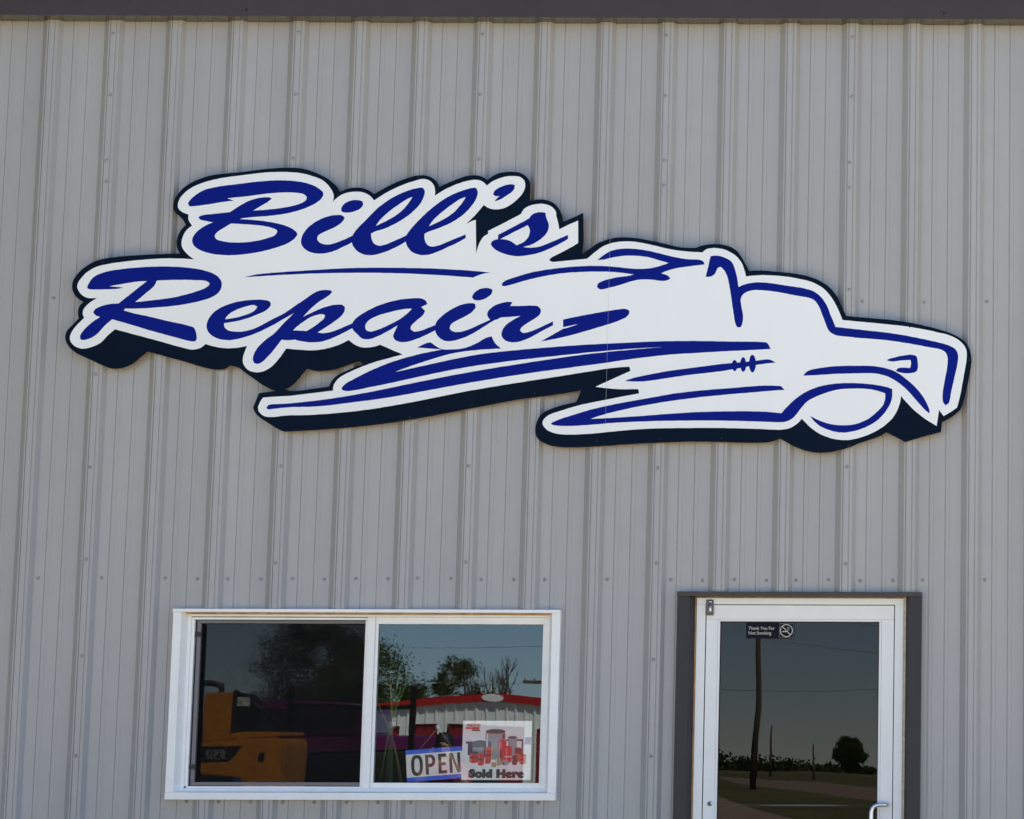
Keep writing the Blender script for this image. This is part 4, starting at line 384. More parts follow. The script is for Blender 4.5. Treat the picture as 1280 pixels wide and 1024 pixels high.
    'letter_r': ['-181,3535 -176,3550 -169,3558 -159,3567 -148,3575 -139,3580 -129,3584 -119,3587 -110,3590 -98,3593 -86,3595 -76,3596 -59,3593 -70,3575 -58,3575 -46,3575 -34,3575 -21,3575 -10,3576 3,3576 15,3577 27,3578 37,3577 48,3577 58,3576 66,3574 75,3566 81,3556 81,3546 77,3536 70,3527 60,3519 49,3511 39,3505 29,3499 19,3492 10,3486 1,3480 -7,3473 -13,3467 -18,3455 -12,3447 -3,3442 6,3442 16,3444 26,3447 36,3450 46,3454 57,3459 68,3464 79,3469 89,3474 99,3479 110,3484 120,3489 131,3494 141,3500 142,3480 132,3475 121,3469 111,3464 100,3458 89,3452 80,3447 70,3441 60,3435 51,3430 41,3424 32,3419 20,3414 7,3408 -5,3404 -16,3400 -29,3397 -42,3396 -55,3395 -67,3397 -79,3400 -89,3405 -100,3415 -107,3427 -108,3439 -105,3451 -101,3462 -94,3472 -87,3481 -79,3488 -71,3494 -62,3500 -53,3506 -45,3511 -36,3516 -26,3521 -17,3526 -27,3525 -37,3524 -48,3523 -59,3522 -69,3521 -79,3520 -90,3520 -101,3519 -112,3519 -122,3513 -132,3508 -141,3506 -153,3505 -165,3507 -173,3515 -178,3525'],
    'white': ['-1711,4074 -1708,4089 -1701,4106 -1694,4116 -1685,4126 -1675,4137 -1664,4146 -1652,4154 -1640,4162 -1626,4169 -1612,4175 -1597,4181 -1584,4186 -1570,4190 -1555,4194 -1541,4198 -1525,4201 -1510,4205 -1496,4207 -1482,4210 -1468,4212 -1453,4214 -1438,4216 -1423,4218 -1408,4220 -1393,4222 -1378,4224 -1363,4226 -1348,4228 -1333,4230 -1318,4232 -1304,4233 -1290,4235 -1276,4236 -1260,4237 -1244,4237 -1228,4238 -1213,4238 -1198,4238 -1182,4238 -1166,4237 -1150,4236 -1134,4235 -1119,4233 -1104,4230 -1089,4227 -1074,4223 -1060,4218 -1042,4213 -1025,4206 -1010,4199 -994,4187 -980,4174 -970,4161 -960,4147 -954,4134 -950,4121 -950,4109 -955,4089 -942,4102 -928,4114 -917,4122 -904,4129 -890,4134 -874,4138 -858,4140 -841,4141 -828,4141 -814,4139 -802,4136 -786,4129 -772,4120 -761,4109 -752,4097 -740,4105 -729,4113 -717,4121 -704,4130 -692,4137 -680,4144 -666,4151 -653,4158 -640,4164 -627,4170 -613,4176 -599,4182 -585,4187 -572,4191 -559,4195 -542,4201 -526,4205 -511,4206 -495,4203 -481,4196 -469,4185 -460,4171 -456,4156 -454,4141 -456,4121 -442,4131 -427,4141 -411,4151 -397,4159 -381,4166 -365,4174 -349,4181 -333,4186 -318,4192 -303,4196 -289,4199 -275,4202 -261,4203 -248,4202 -236,4200 -222,4193 -211,4184 -201,4174 -190,4184 -177,4194 -162,4202 -145,4209 -128,4215 -112,4219 -96,4222 -80,4222 -66,4222 -52,4221 -40,4218 -27,4209 -18,4198 -14,4183 -14,4168 -19,4150 -28,4133 -36,4122 -45,4112 -55,4102 -66,4092 -80,4081 -94,4072 -109,4064 -124,4059 -139,4056 -153,4055 -168,4056 -182,4059 -198,4066 -214,4077 -223,4066 -232,4054 -241,4043 -250,4032 -259,4021 -269,4011 -279,4001 -289,3990 -299,3980 -283,3989 -269,3997 -251,4002 -244,3835 -240,3852 -236,3867 -231,3882 -225,3895 -219,3907 -212,3917 -201,3926 -188,3932 -189,3947 -174,3955 -159,3963 -141,3972 -129,3978 -117,3985 -103,3992 -90,4000 -75,4008 -60,4016 -45,4024 -30,4033 -24,4046 -16,4058 -5,4066 8,4073 23,4078 37,4081 52,4083 67,4084 81,4083 96,4080 109,4075 121,4068 133,4056 141,4043 142,4025 147,4010 152,3993 156,3975 159,3956 173,3964 187,3971 202,3979 217,3986 234,3993 250,4001 253,3889 239,3880 225,3871 210,3863 195,3854 182,3847 169,3840 155,3833 142,3826 128,3819 116,3809 117,3799 133,3794 148,3795 162,3797 176,3798 191,3800 206,3801 221,3803 236,3804 252,3806 267,3807 283,3809 299,3811 310,3820 321,3830 332,3840 345,3850 357,3860 371,3870 386,3878 402,3884 419,3890 435,3893 452,3896 470,3897 487,3898 504,3898 521,3897 539,3895 556,3892 571,3890 587,3886 603,3883 619,3879 635,3876 650,3872 666,3868 682,3864 697,3861 713,3858 729,3855 745,3853 760,3851 776,3850 792,3848 807,3847 822,3846 836,3846 851,3845 866,3845 866,3850 884,3862 900,3865 918,3867 931,3866 945,3864 958,3862 973,3858 987,3852 1000,3845 1014,3837 1027,3827 1037,3817 1046,3806 1055,3793 1062,3778 1067,3762 1073,3744 1077,3726 1094,3728 1110,3730 1128,3731 1146,3732 1161,3733 1177,3732 1193,3732 1210,3731 1227,3730 1243,3729 1260,3727 1277,3725 1294,3723 1310,3720 1326,3717 1341,3714 1356,3711 1370,3708 1384,3704 1397,3700 1410,3695 1423,3688 1436,3681 1448,3674 1459,3665 1472,3653 1483,3640 1494,3626 1502,3614 1510,3602 1517,3589 1524,3576 1531,3561 1538,3545 1545,3529 1551,3512 1567,3510 1583,3509 1599,3507 1618,3505 1630,3504 1644,3503 1658,3502 1673,3500 1688,3499 1704,3498 1719,3496 1735,3495 1750,3493 1766,3492 1783,3490 1799,3488 1816,3487 1832,3485 1849,3483 1865,3481 1881,3479 1898,3476 1914,3473 1931,3470 1947,3467 1963,3464 1979,3461 1994,3458 2008,3454 2025,3450 2042,3447 2058,3443 2073,3438 2086,3433 2103,3425 2117,3416 2130,3405 2140,3395 2149,3383 2155,3371 2158,3357 2159,3342 2158,3327 2157,3311 2154,3293 2151,3276 2148,3258 2145,3242 2143,3226 2140,3210 2137,3194 2135,3179 2132,3163 2129,3148 2126,3134 2123,3120 2118,3101 2113,3083 2102,3075 2091,3067 2079,3059 2064,3050 2048,3041 2026,3071 2015,2992 2002,3000 1989,3008 1977,3015 1965,3023 1953,3031 1941,3040 1929,3050 1917,3059 1904,3070 1894,3080 1884,3091 1873,3102 1862,3114 1851,3126 1841,3139 1839,3122 1836,3106 1831,3090 1825,3073 1817,3056 1808,3041 1798,3027 1786,3015 1773,3003 1760,2991 1746,2982 1732,2973 1717,2964 1702,2957 1688,2950 1673,2944 1659,2939 1644,2934 1630,2930 1615,2927 1601,2924 1586,2922 1569,2922 1552,2922 1535,2924 1518,2927 1504,2930 1490,2935 1476,2940 1463,2945 1450,2951 1436,2959 1424,2967 1412,2976 1401,2985 1390,2995 1380,3006 1371,3015 1360,3026 1352,3015 1342,3005 1331,2996 1318,2987 1304,2980 1292,2976 1280,2974 1265,2972 1253,2971 1240,2971 1225,2972 1210,2972 1193,2973 1176,2974 1159,2975 1142,2975 1123,2976 1104,2976 1084,2977 1063,2977 1043,2978 1022,2978 1002,2978 983,2979 965,2979 949,2979 934,2979 919,2979 904,2979 890,2979 875,2979 861,2979 845,2979 829,2978 811,2978 792,2978 773,2978 753,2978 733,2977 713,2977 693,2977 673,2976 654,2976 636,2975 618,2974 602,2973 586,2972 570,2971 554,2970 538,2969 522,2967 506,2966 490,2964 474,2963 458,2961 441,2959 424,2958 408,2956 392,2954 376,2952 360,2951 346,2949 328,2948 312,2947 295,2946 280,2945 264,2944 249,2944 232,2944 216,2944 200,2945 185,2946 171,2949 155,2953 140,2959 127,2966 113,2980 104,2995 105,3008 111,3020 121,3030 135,3040 148,3046 163,3051 180,3057 197,3062 210,3066 223,3071 236,3075 250,3079 264,3083 278,3087 293,3091 307,3094 321,3097 335,3100 349,3103 364,3106 379,3109 394,3112 409,3115 424,3118 438,3121 453,3124 468,3127 482,3130 497,3133 512,3136 526,3138 541,3141 555,3144 569,3147 564,3168 549,3168 533,3168 518,3167 502,3167 487,3167 472,3167 456,3168 440,3169 423,3171 406,3172 390,3174 373,3176 357,3179 524,3257 519,3278 503,3277 487,3276 470,3275 453,3273 434,3271 420,3269 405,3267 389,3265 373,3262 356,3259 339,3256 322,3253 306,3251 289,3248 273,3245 257,3243 242,3240 226,3237 210,3235 194,3232 178,3229 161,3227 144,3224 126,3221 108,3218 89,3215 69,3212 50,3209 30,3206 11,3202 -9,3199 -29,3196 -49,3193 -70,3189 -91,3186 -112,3182 -134,3178 -155,3175 -177,3171 -198,3167 -219,3163 -240,3160 -261,3156 -281,3152 -300,3148 -320,3144 -339,3140 -358,3136 -377,3132 -396,3128 -415,3124 -435,3120 -454,3116 -473,3112 -492,3108 -512,3104 -531,3100 -550,3097 -569,3093 -589,3089 -608,3086 -627,3082 -646,3079 -666,3076 -685,3072 -704,3069 -723,3066 -743,3063 -762,3061 -781,3058 -800,3055 -820,3053 -839,3051 -859,3049 -879,3047 -899,3045 -919,3043 -940,3041 -960,3040 -979,3039 -998,3037 -1015,3036 -1032,3035 -1050,3035 -1067,3034 -1082,3034 -1098,3034 -1113,3034 -1129,3033 -1145,3032 -1163,3030 -1180,3027 -1197,3025 -1212,3025 -1225,3025 -1242,3028 -1255,3035 -1265,3044 -1273,3054 -1276,3074 -1272,3086 -1267,3098 -1261,3109 -1253,3120 -1236,3121 -1219,3123 -1200,3124 -1184,3125 -1168,3126 -1151,3127 -1133,3128 -1119,3129 -1104,3131 -1089,3133 -1073,3135 -1058,3137 -1042,3139 -1027,3141 -1011,3143 -995,3145 -979,3147 -963,3149 -948,3151 -932,3153 -916,3155 -916,3169 -914,3183 -908,3194 -900,3206 -889,3217 -879,3225 -867,3232 -855,3239 -841,3245 -827,3252 -815,3258 -801,3264 -787,3270 -773,3276 -759,3281 -745,3287 -732,3291 -716,3297 -700,3302 -685,3306 -670,3310 -655,3314 -641,3318 -626,3323 -612,3326 -599,3330 -585,3334 -598,3340 -610,3345 -624,3350 -637,3356 -651,3362 -666,3369 -681,3375 -696,3382 -709,3377 -721,3373 -735,3370 -751,3368 -768,3367 -783,3368 -798,3372 -813,3378 -825,3385 -837,3394 -850,3404 -862,3398 -874,3391 -887,3385 -900,3379 -913,3375 -926,3370 -940,3366 -954,3363 -967,3359 -984,3357 -1001,3354 -1018,3353 -1035,3352 -1050,3353 -1064,3354 -1079,3355 -1093,3356 -1108,3357 -1123,3358 -1137,3360 -1152,3361 -1161,3347 -1170,3333 -1179,3319 -1188,3308 -1197,3296 -1206,3285 -1216,3275 -1228,3265 -1241,3257 -1254,3250 -1271,3245 -1288,3243 -1303,3245 -1318,3248 -1332,3255 -1343,3265 -1352,3277 -1358,3289 -1360,3303 -1359,3319 -1356,3331 -1352,3344 -1347,3358 -1342,3373 -1358,3370 -1373,3367 -1389,3364 -1404,3363 -1419,3362 -1434,3361 -1449,3362 -1463,3363 -1480,3365 -1496,3369 -1512,3372 -1529,3377 -1545,3382 -1556,3371 -1569,3362 -1581,3358 -1595,3355 -1608,3354 -1620,3355 -1633,3358 -1647,3362 -1659,3365 -1672,3368 -1687,3372 -1702,3376 -1718,3381 -1734,3385 -1750,3390 -1765,3394 -1781,3398 -1797,3403 -1814,3407 -1830,3411 -1846,3416 -1862,3420 -1878,3424 -1893,3428 -1910,3432 -1926,3437 -1942,3441 -1958,3445 -1973,3449 -1988,3453 -2000,3442 -2012,3431 -2024,3420 -2034,3408 -2044,3396 -2056,3385 -2071,3376 -2087,3369 -2103,3363 -2118,3359 -2132,3357 -2147,3357 -2161,3361 -2175,3367 -2186,3375 -2198,3388 -2204,3404 -2204,3419 -2199,3434 -2193,3445 -2186,3457 -2177,3468 -2169,3478 -2159,3488 -2150,3498 -2140,3508 -2148,3528 -2147,3547 -2138,3562 -2124,3577 -2111,3588 -2097,3597 -2082,3607 -2101,3606 -2119,3606 -2135,3609 -2152,3618 -2166,3631 -2176,3646 -2182,3661 -2180,3676 -2174,3691 -2165,3704 -2154,3718 -2142,3731 -2131,3739 -2120,3747 -2108,3754 -2094,3761 -2082,3765 -2068,3769 -2054,3772 -2039,3775 -2024,3778 -2008,3781 -1993,3783 -1978,3785 -1963,3787 -1947,3789 -1931,3791 -1914,3793 -1898,3795 -1882,3796 -1867,3797 -1852,3799 -1837,3800 -1821,3801 -1806,3802 -1791,3803 -1776,3804 -1761,3804 -1746,3805 -1730,3805 -1714,3804 -1698,3804 -1682,3804 -1666,3803 -1650,3802 -1634,3801 -1619,3800 -1633,3810 -1647,3821 -1659,3832 -1669,3843 -1677,3854 -1682,3866 -1684,3884 -1682,3901 -1677,3919 -1669,3936 -1660,3948 -1649,3958 -1636,3968 -1647,3982 -1655,3996 -1657,4010 -1656,4024 -1673,4029 -1688,4036 -1700,4045 -1709,4056'],
    'black': ['-1734,4071 -1733,4083 -1730,4096 -1724,4109 -1715,4123 -1705,4138 -1694,4151 -1684,4160 -1673,4169 -1662,4177 -1649,4184 -1637,4191 -1624,4197 -1610,4203 -1596,4208 -1581,4213 -1566,4218 -1550,4221 -1536,4224 -1522,4226 -1506,4228 -1491,4230 -1475,4231 -1459,4233 -1444,4234 -1428,4235 -1413,4237 -1398,4239 -1383,4241 -1368,4243 -1354,4245 -1339,4247 -1325,4249 -1311,4251 -1296,4253 -1280,4254 -1263,4256 -1247,4257 -1231,4259 -1215,4260 -1199,4260 -1184,4260 -1168,4260 -1153,4260 -1138,4259 -1124,4258 -1110,4256 -1095,4253 -1080,4249 -1066,4244 -1051,4239 -1037,4233 -1022,4226 -1008,4219 -994,4212 -981,4204 -968,4194 -955,4184 -944,4174 -935,4164 -927,4151 -922,4139 -907,4147 -891,4154 -876,4158 -859,4161 -842,4162 -825,4162 -809,4159 -793,4154 -779,4148 -766,4139 -753,4130 -740,4138 -727,4146 -713,4154 -700,4162 -686,4170 -671,4178 -655,4185 -640,4193 -624,4199 -609,4205 -595,4210 -581,4215 -567,4219 -554,4222 -541,4224 -523,4225 -507,4224 -491,4221 -477,4215 -463,4206 -451,4196 -442,4182 -436,4166 -421,4174 -405,4182 -389,4189 -373,4196 -358,4203 -342,4209 -326,4215 -311,4220 -295,4224 -280,4225 -265,4226 -250,4225 -237,4222 -223,4217 -211,4210 -200,4202 -187,4213 -174,4224 -158,4232 -143,4238 -125,4241 -107,4244 -90,4245 -75,4244 -59,4243 -44,4240 -31,4235 -17,4226 -5,4215 4,4203 10,4187 12,4170 13,4153 13,4135 12,4116 11,4098 24,4101 37,4104 51,4106 67,4106 84,4105 100,4101 115,4095 128,4088 140,4078 150,4066 159,4053 166,4038 171,4024 174,4010 177,3995 191,4001 205,4007 220,4014 233,4020 246,4026 260,4033 273,4040 274,4022 276,4005 277,3987 277,3970 278,3954 279,3938 279,3923 280,3909 280,3896 279,3884 278,3864 276,3848 274,3832 284,3841 295,3850 307,3859 319,3868 332,3878 346,3887 360,3894 375,3900 390,3906 406,3910 422,3914 438,3917 454,3918 469,3919 485,3919 501,3918 516,3917 532,3915 547,3913 563,3911 579,3908 595,3905 609,3902 624,3899 639,3896 654,3892 669,3889 683,3886 699,3882 715,3878 731,3874 747,3871 762,3869 779,3868 796,3867 813,3868 830,3868 843,3873 855,3878 869,3881 883,3884 898,3886 913,3887 928,3887 943,3886 958,3884 973,3881 987,3877 1001,3872 1014,3865 1026,3857 1037,3846 1047,3832 1056,3818 1063,3806 1070,3793 1078,3780 1085,3767 1092,3753 1108,3755 1126,3756 1145,3756 1160,3756 1176,3755 1192,3754 1209,3752 1226,3750 1243,3749 1260,3747 1276,3746 1293,3744 1309,3742 1325,3740 1341,3737 1358,3734 1374,3730 1390,3725 1405,3720 1420,3715 1436,3707 1451,3699 1465,3690 1479,3680 1490,3670 1500,3659 1510,3647 1518,3636 1528,3620 1536,3603 1543,3586 1550,3573 1556,3559 1562,3546 1568,3532 1583,3531 1597,3530 1611,3528 1626,3527 1640,3526 1655,3525 1670,3524 1686,3522 1701,3521 1717,3520 1733,3518 1750,3517 1766,3516 1783,3514 1799,3512 1816,3510 1832,3508 1847,3506 1862,3503 1877,3501 1892,3498 1907,3495 1922,3492 1937,3489 1951,3485 1965,3482 1979,3479 1994,3475 2009,3471 2023,3467 2037,3463 2051,3459 2064,3455 2076,3450 2091,3444 2104,3437 2117,3431 2129,3423 2140,3415 2152,3403 2162,3390 2169,3376 2175,3361 2179,3344 2181,3327 2182,3310 2180,3293 2178,3276 2175,3258 2173,3242 2170,3227 2167,3211 2164,3195 2161,3179 2158,3163 2154,3146 2150,3129 2146,3114 2142,3101 2136,3085 2128,3071 2118,3061 2106,3050 2092,3040 2080,3032 2066,3024 2054,3018 2041,3012 2036,2963 2021,2959 2005,2955 1990,2951 1975,2947 1959,2942 1944,2938 1930,2934 1917,2930 1903,2926 1889,2922 1876,2918 1862,2914 1848,2922 1833,2930 1818,2938 1803,2946 1787,2953 1772,2960 1758,2951 1741,2942 1730,2938 1717,2933 1703,2928 1688,2923 1673,2918 1658,2913 1644,2908 1628,2902 1613,2895 1598,2889 1583,2884 1567,2878 1553,2874 1538,2871 1524,2867 1509,2864 1494,2862 1480,2861 1463,2860 1446,2860 1429,2861 1412,2863 1399,2866 1385,2869 1371,2873 1357,2878 1344,2883 1327,2890 1311,2898 1296,2907 1282,2914 1269,2922 1256,2929 1243,2922 1228,2916 1213,2913 1197,2910 1179,2908 1167,2908 1154,2907 1139,2907 1124,2907 1108,2907 1093,2907 1077,2908 1063,2908 1047,2908 1031,2909 1015,2909 999,2910 983,2910 966,2910 952,2911 938,2911 923,2911 908,2912 892,2912 877,2912 861,2912 846,2912 831,2912 815,2912 799,2911 783,2911 766,2910 750,2909 734,2909 718,2908 702,2907 685,2907 669,2906 653,2905 637,2904 621,2904 605,2903 589,2902 573,2901 557,2900 540,2899 524,2898 508,2897 492,2896 475,2895 459,2893 443,2892 427,2891 411,2890 395,2889 380,2888 365,2887 351,2886 336,2885 322,2884 308,2884 293,2883 280,2883 263,2882 246,2882 229,2882 213,2882 197,2883 183,2884 167,2887 152,2889 138,2893 124,2898 110,2905 96,2913 85,2922 75,2936 70,2951 69,2965 70,2981 73,2995 79,3013 87,3030 97,3043 110,3054 122,3061 136,3067 151,3073 168,3079 182,3083 197,3088 213,3092 230,3096 247,3100 264,3104 287,3161 272,3158 256,3155 241,3152 226,3150 211,3147 196,3144 181,3142 166,3140 151,3137 137,3135 122,3134 107,3132 93,3130 78,3128 64,3126 50,3124 34,3122 19,3120 4,3118 -12,3115 -28,3113 -46,3109 -64,3106 -84,3102 -104,3098 -126,3094 -148,3090 -170,3085 -193,3081 -215,3076 -237,3072 -258,3068 -278,3064 -297,3060 -317,3056 -336,3052 -355,3048 -374,3044 -393,3041 -413,3037 -432,3033 -451,3030 -470,3026 -489,3023 -509,3019 -528,3016 -547,3013 -566,3010 -586,3006 -605,3003 -624,3000 -643,2998 -663,2995 -682,2992 -701,2990 -720,2987 -740,2985 -759,2983 -778,2981 -798,2978 -817,2976 -836,2975 -856,2973 -876,2971 -896,2969 -916,2968 -937,2966 -957,2965 -976,2964 -995,2962 -1012,2961 -1029,2960 -1048,2959 -1066,2958 -1083,2957 -1099,2956 -1113,2955 -1126,2955 -1141,2955 -1155,2957 -1169,2963 -1184,2971 -1198,2979 -1214,2989 -1229,2999 -1244,3008 -1259,3018 -1273,3029 -1284,3039 -1294,3054 -1300,3069 -1297,3083 -1291,3098 -1286,3112 -1280,3127 -1274,3142 -1194,3153 -1211,3159 -1223,3164 -1237,3170 -1251,3177 -1263,3184 -1276,3193 -1288,3202 -1301,3211 -1314,3220 -1327,3228 -1340,3237 -1351,3245 -1363,3256 -1376,3265 -1389,3270 -1403,3273 -1418,3276 -1433,3267 -1448,3259 -1461,3257 -1473,3256 -1487,3256 -1501,3258 -1515,3260 -1530,3263 -1546,3267 -1559,3270 -1572,3274 -1586,3278 -1601,3283 -1615,3287 -1630,3292 -1644,3296 -1661,3301 -1677,3305 -1694,3309 -1710,3314 -1727,3318 -1742,3322 -1759,3327 -1775,3331 -1791,3335 -1807,3339 -1823,3344 -1833,3335 -1843,3326 -1854,3317 -1863,3308 -1874,3299 -1884,3290 -1896,3282 -1911,3274 -1927,3267 -1943,3262 -1959,3260 -1976,3259 -1991,3259 -2005,3262 -2017,3267 -2031,3272 -2044,3277 -2057,3283 -2072,3290 -2086,3297 -2100,3303 -2115,3309 -2129,3316 -2144,3322 -2157,3328 -2170,3335 -2185,3346 -2199,3357 -2210,3370 -2221,3386 -2227,3404 -2228,3421 -2224,3439 -2217,3451 -2207,3462 -2196,3473 -2187,3484 -2177,3495 -2167,3506 -2171,3522 -2173,3537 -2171,3553 -2167,3567 -2159,3578 -2149,3587 -2162,3595 -2174,3603 -2184,3612 -2195,3625 -2203,3641 -2207,3654 -2208,3667 -2207,3681 -2203,3696 -2195,3711 -2185,3725 -2176,3736 -2166,3747 -2155,3756 -2143,3765 -2131,3774 -2117,3782 -2103,3789 -2086,3795 -2073,3799 -2059,3802 -2044,3805 -2029,3808 -2013,3810 -1997,3812 -1980,3814 -1965,3815 -1949,3817 -1933,3818 -1917,3819 -1900,3820 -1884,3821 -1867,3822 -1851,3823 -1834,3824 -1818,3825 -1802,3826 -1786,3826 -1770,3827 -1754,3828 -1738,3828 -1722,3829 -1706,3829 -1690,3830 -1697,3842 -1704,3854 -1708,3866 -1709,3880 -1709,3893 -1707,3906 -1702,3924 -1694,3941 -1686,3952 -1677,3962 -1668,3971 -1674,3984 -1681,3996 -1694,4009 -1707,4021 -1718,4030 -1727,4041 -1732,4055',
        '-1148,3159 -1133,3168 -1119,3177 -1106,3187 -1096,3198 -1087,3209 -1078,3221 -1068,3234 -1057,3248 -1046,3261 -1029,3257 -1011,3253 -992,3251 -977,3251 -962,3252 -946,3253 -930,3256 -915,3258 -901,3262 -887,3267 -873,3272 -860,3277 -848,3281 -832,3287 -817,3292 -805,3296 -788,3298 -776,3286 -789,3281 -802,3276 -815,3270 -828,3265 -842,3259 -857,3252 -872,3246 -885,3239 -899,3230 -911,3220 -921,3209 -930,3193 -936,3176 -951,3173 -966,3171 -980,3169 -995,3167 -1009,3165 -1023,3163 -1037,3161 -1054,3158 -1070,3156 -1086,3154 -1101,3153 -1114,3153 -1133,3155'],
}

def loops(key): return [[tuple(int(v)/1000 for v in p.split(',')) for p in s.split()] for s in SIGN[key]]
sign = thing('shop_sign', (0,-.034,3.4), 'wide cut-out sign with blue script and truck on white above window and door', 'sign')
def sp(name, key, y0, y1, m, edge=None, parent=None, label=None):
    o = flat_shape(name, loops(key), y0, y1, m, None, edge)
    par = parent or sign; o.parent = par
    wp = Vector((0,-.034,3.4)); o.data.transform(Matrix.Translation(-wp))
    if label: o['label'] = label
    return o
sp('backing_panel', 'black', -.036, -.0580, 'sign_navy', 'sign_edge')
face = sp('white_face', 'white', -.0580, -.0604, 'sign_white')
off = 0
for i,(key,name,lab) in enumerate((('letter_B','letter','blue script capital B'),('letter_i','letter','blue script i before the double l'),('dot_i','letter_dot',None),('letter_l','letter','first blue script l'),('letter_l2','letter','second blue script l'),
        ('apostrophe','apostrophe',None),('letter_s','letter','blue script s'),('letter_R','letter','blue script capital R'),('letter_e','letter','blue script e'),('letter_p','letter','blue script p'),
        ('letter_a','letter','blue script a'),('letter_i2','letter','blue script i before the r'),('dot_i2','letter_dot',None),('letter_r','letter','blue script r'),
        ('swoosh_underline','stripe','thin blue underline between the two words'),('swoosh_roof','stripe','blue rear window stroke'),('swoosh_hood','stripe','blue windshield and hood stroke'),('swoosh_headlight','stripe','blue headlight stroke'),
        ('swoosh_fender','stripe','blue fender stroke'),('swoosh_rocker','stripe','blue rocker and wheel stroke'),('swoosh_trim','stripe','blue side trim stroke'),('bump_a','stripe',None),('bump_b','stripe',None),('bump_c','stripe',None),
        ('swoosh_blade','stripe','short blue blade stroke'),('swoosh_body','stripe','long blue double speed stroke'))):
    sp(name, key, -.0604, -.0609-.00022*(i%4), 'sign_blue', label=lab)
# joint between the two sheets of the face
sj = MB()
sj.box(.4089,.4095,-.0618,-.0600,2.975,4.02)
o = sj.build('sheet_joint', 'seam', sign); o.data.transform(Matrix.Translation((0,.034,-3.4)))
sb_me = MB().lathe([(.0001,-.003),(.004,-.0028),(.0065,0)], 'y', (0,0,0), 10).mesh('screw','dark_screw')
for x,z in ((.369,2.915),(.671,2.924),(.973,2.931),(-.853,2.989),(-.541,3.029),(-.241,3.089),(.060,3.145),(-2.063,3.786),(-1.449,4.224),(-.541,4.213),(.065,4.088),(.673,3.884),(1.282,3.732),(1.879,3.480),(2.173,3.317),(1.586,2.896)):
    o = link(bpy.data.objects.new('screw', sb_me), sign); o.location = (x,-.0582+.034,z-3.4)

# ------------------------------------------------------------------ the window
win = thing('shop_window', (-.717,0,1.189), 'wide white sliding window with insect screen over its left half', 'window')
def wb(name, x0, x1, y0, y1, z0, z1, m='white_frame', bevel=.0012, parent=None):
    o = box(name, x0+.717, x1+.717, y0, y1, z0-1.189, z1-1.189, m, parent or win, bevel); return o
# outer metal trim
wb('head_flashing', -1.648, .2135, -.045, .02, 2.0812, 2.0965)
wb('sill_trim', -1.6455, .2130, -.046, .02, 1.1890, 1.2235)
for sgn,a,b,c_ in ((1,-1.646,-1.6070,-1.5835),(-1,.2128,.1730,.1520)):
    pts = [(a,-.040),(b,-.040),(c_,.012),(a,.012)]
    if sgn < 0: pts = pts[::-1]
    mb = MB(); n = 4
    vs_ = [(x+.717,y,1.2242-1.189) for x,y in pts]+[(x+.717,y,2.0806-1.189) for x,y in pts]
    mb.add(vs_, [(0,1,2,3)[::-1],(4,5,6,7)]+[(i,(i+1)%4,4+(i+1)%4,4+i) for i in range(4)]); mb.build('side_trim','white_frame',win,.001)
wb('wood_blocking', -1.606, .172, -.012, .05, 2.0735, 2.0808, 'raw_wood', 0)
# fixed frame
wb('frame_head', -1.590, .158, .006, .09, 2.0625, 2.0732)
wb('frame_sill', -1.590, .158, .004, .09, 1.2245, 1.2420)
wb('frame_jamb', -1.5885, -1.572, .006, .09, 1.2424, 2.0621)
wb('frame_jamb', .1335, .1565, .006, .09, 1.2424, 2.0621)
wb('screen_track', -1.5716, -.712, .010, .03, 2.0475, 2.0590)
wb('screen_track', -1.5716, -.712, .010, .03, 1.2424, 1.2515)
wb('screen_track', -1.5716, -1.5565, .010, .03, 1.2520, 2.0470)
wb('mullion', -.7345, -.7225, .012, .05, 1.2520, 2.0470)
wb('mullion', -.7220, -.6865, .004, .06, 1.2424, 2.0618)
# screen with its grey frame and pull tabs, sash behind
scr = box('insect_screen', -1.545+.717, -.7355+.717, .0300, .0304, 1.262-1.189, 2.037-1.189, 'insect_mesh', win)
for n_,x0,x1,z0,z1 in (('screen_rail',-1.548,-.736,2.0305,2.0450),('screen_rail',-1.548,-.736,1.2545,1.2715),('screen_stile',-1.5480,-1.5290,1.272,2.030)):
    wb(n_, x0,x1,.024,.0295,z0,z1,'screen_frame',.001)
for z in (1.965,1.331): wb('screen_tab', -1.5555,-1.5285,.0195,.0235,z,z+.024,'black_rubber',0)
wb('screen_gasket', -1.5560,-1.5485,.030,.05,1.252,2.047,'black_rubber',0)
wb('screen_gasket', -1.5280,-1.5240,.0245,.029,1.272,2.030,'black_rubber',0)
# right fixed sash and its pane; left sash behind the screen
wb('sash_rail', -.6860,.1330,.016,.05,2.0292,2.0618)
wb('sash_rail', -.6860,.1330,.016,.05,1.2350,1.2705)
wb('sash_stile', -.6860,-.6725,.016,.05,1.2710,2.0288)
wb('sash_stile', .1215,.1330,.016,.05,1.2710,2.0288)
wb('sash_bead', -.6860,.1330,.0135,.0158,1.2425,1.2450)
def pane(name, x0, x1, z0, z1, y, m, parent, ox=.717, oz=1.189, bow=0.0, nx=14, nz=8):
    """A pane of real (slightly bowed) glass, one sheet."""
    vs_ = []; fs = []
    for j in range(nz+1):
        for i in range(nx+1):
            u,v = i/nx, j/nz
            vs_.append((x0+(x1-x0)*u+ox, y-bow*(1-(2*u-1)**2)*(1-(2*v-1)**2), z0+(z1-z0)*v-oz))
    for j in range(nz):
        for i in range(nx): a = j*(nx+1)+i; fs.append((a,a+1,a+nx+2,a+nx+1))
    mb = MB(); mb.add(vs_, fs, 0, True); return mb.build(name, m, parent)
pane('pane', -.674, .123, 1.2695, 2.0305, .030, 'glass_pane', win)
pane('pane', -1.553, -.720, 1.245, 2.055, .062, 'glass_left', win)
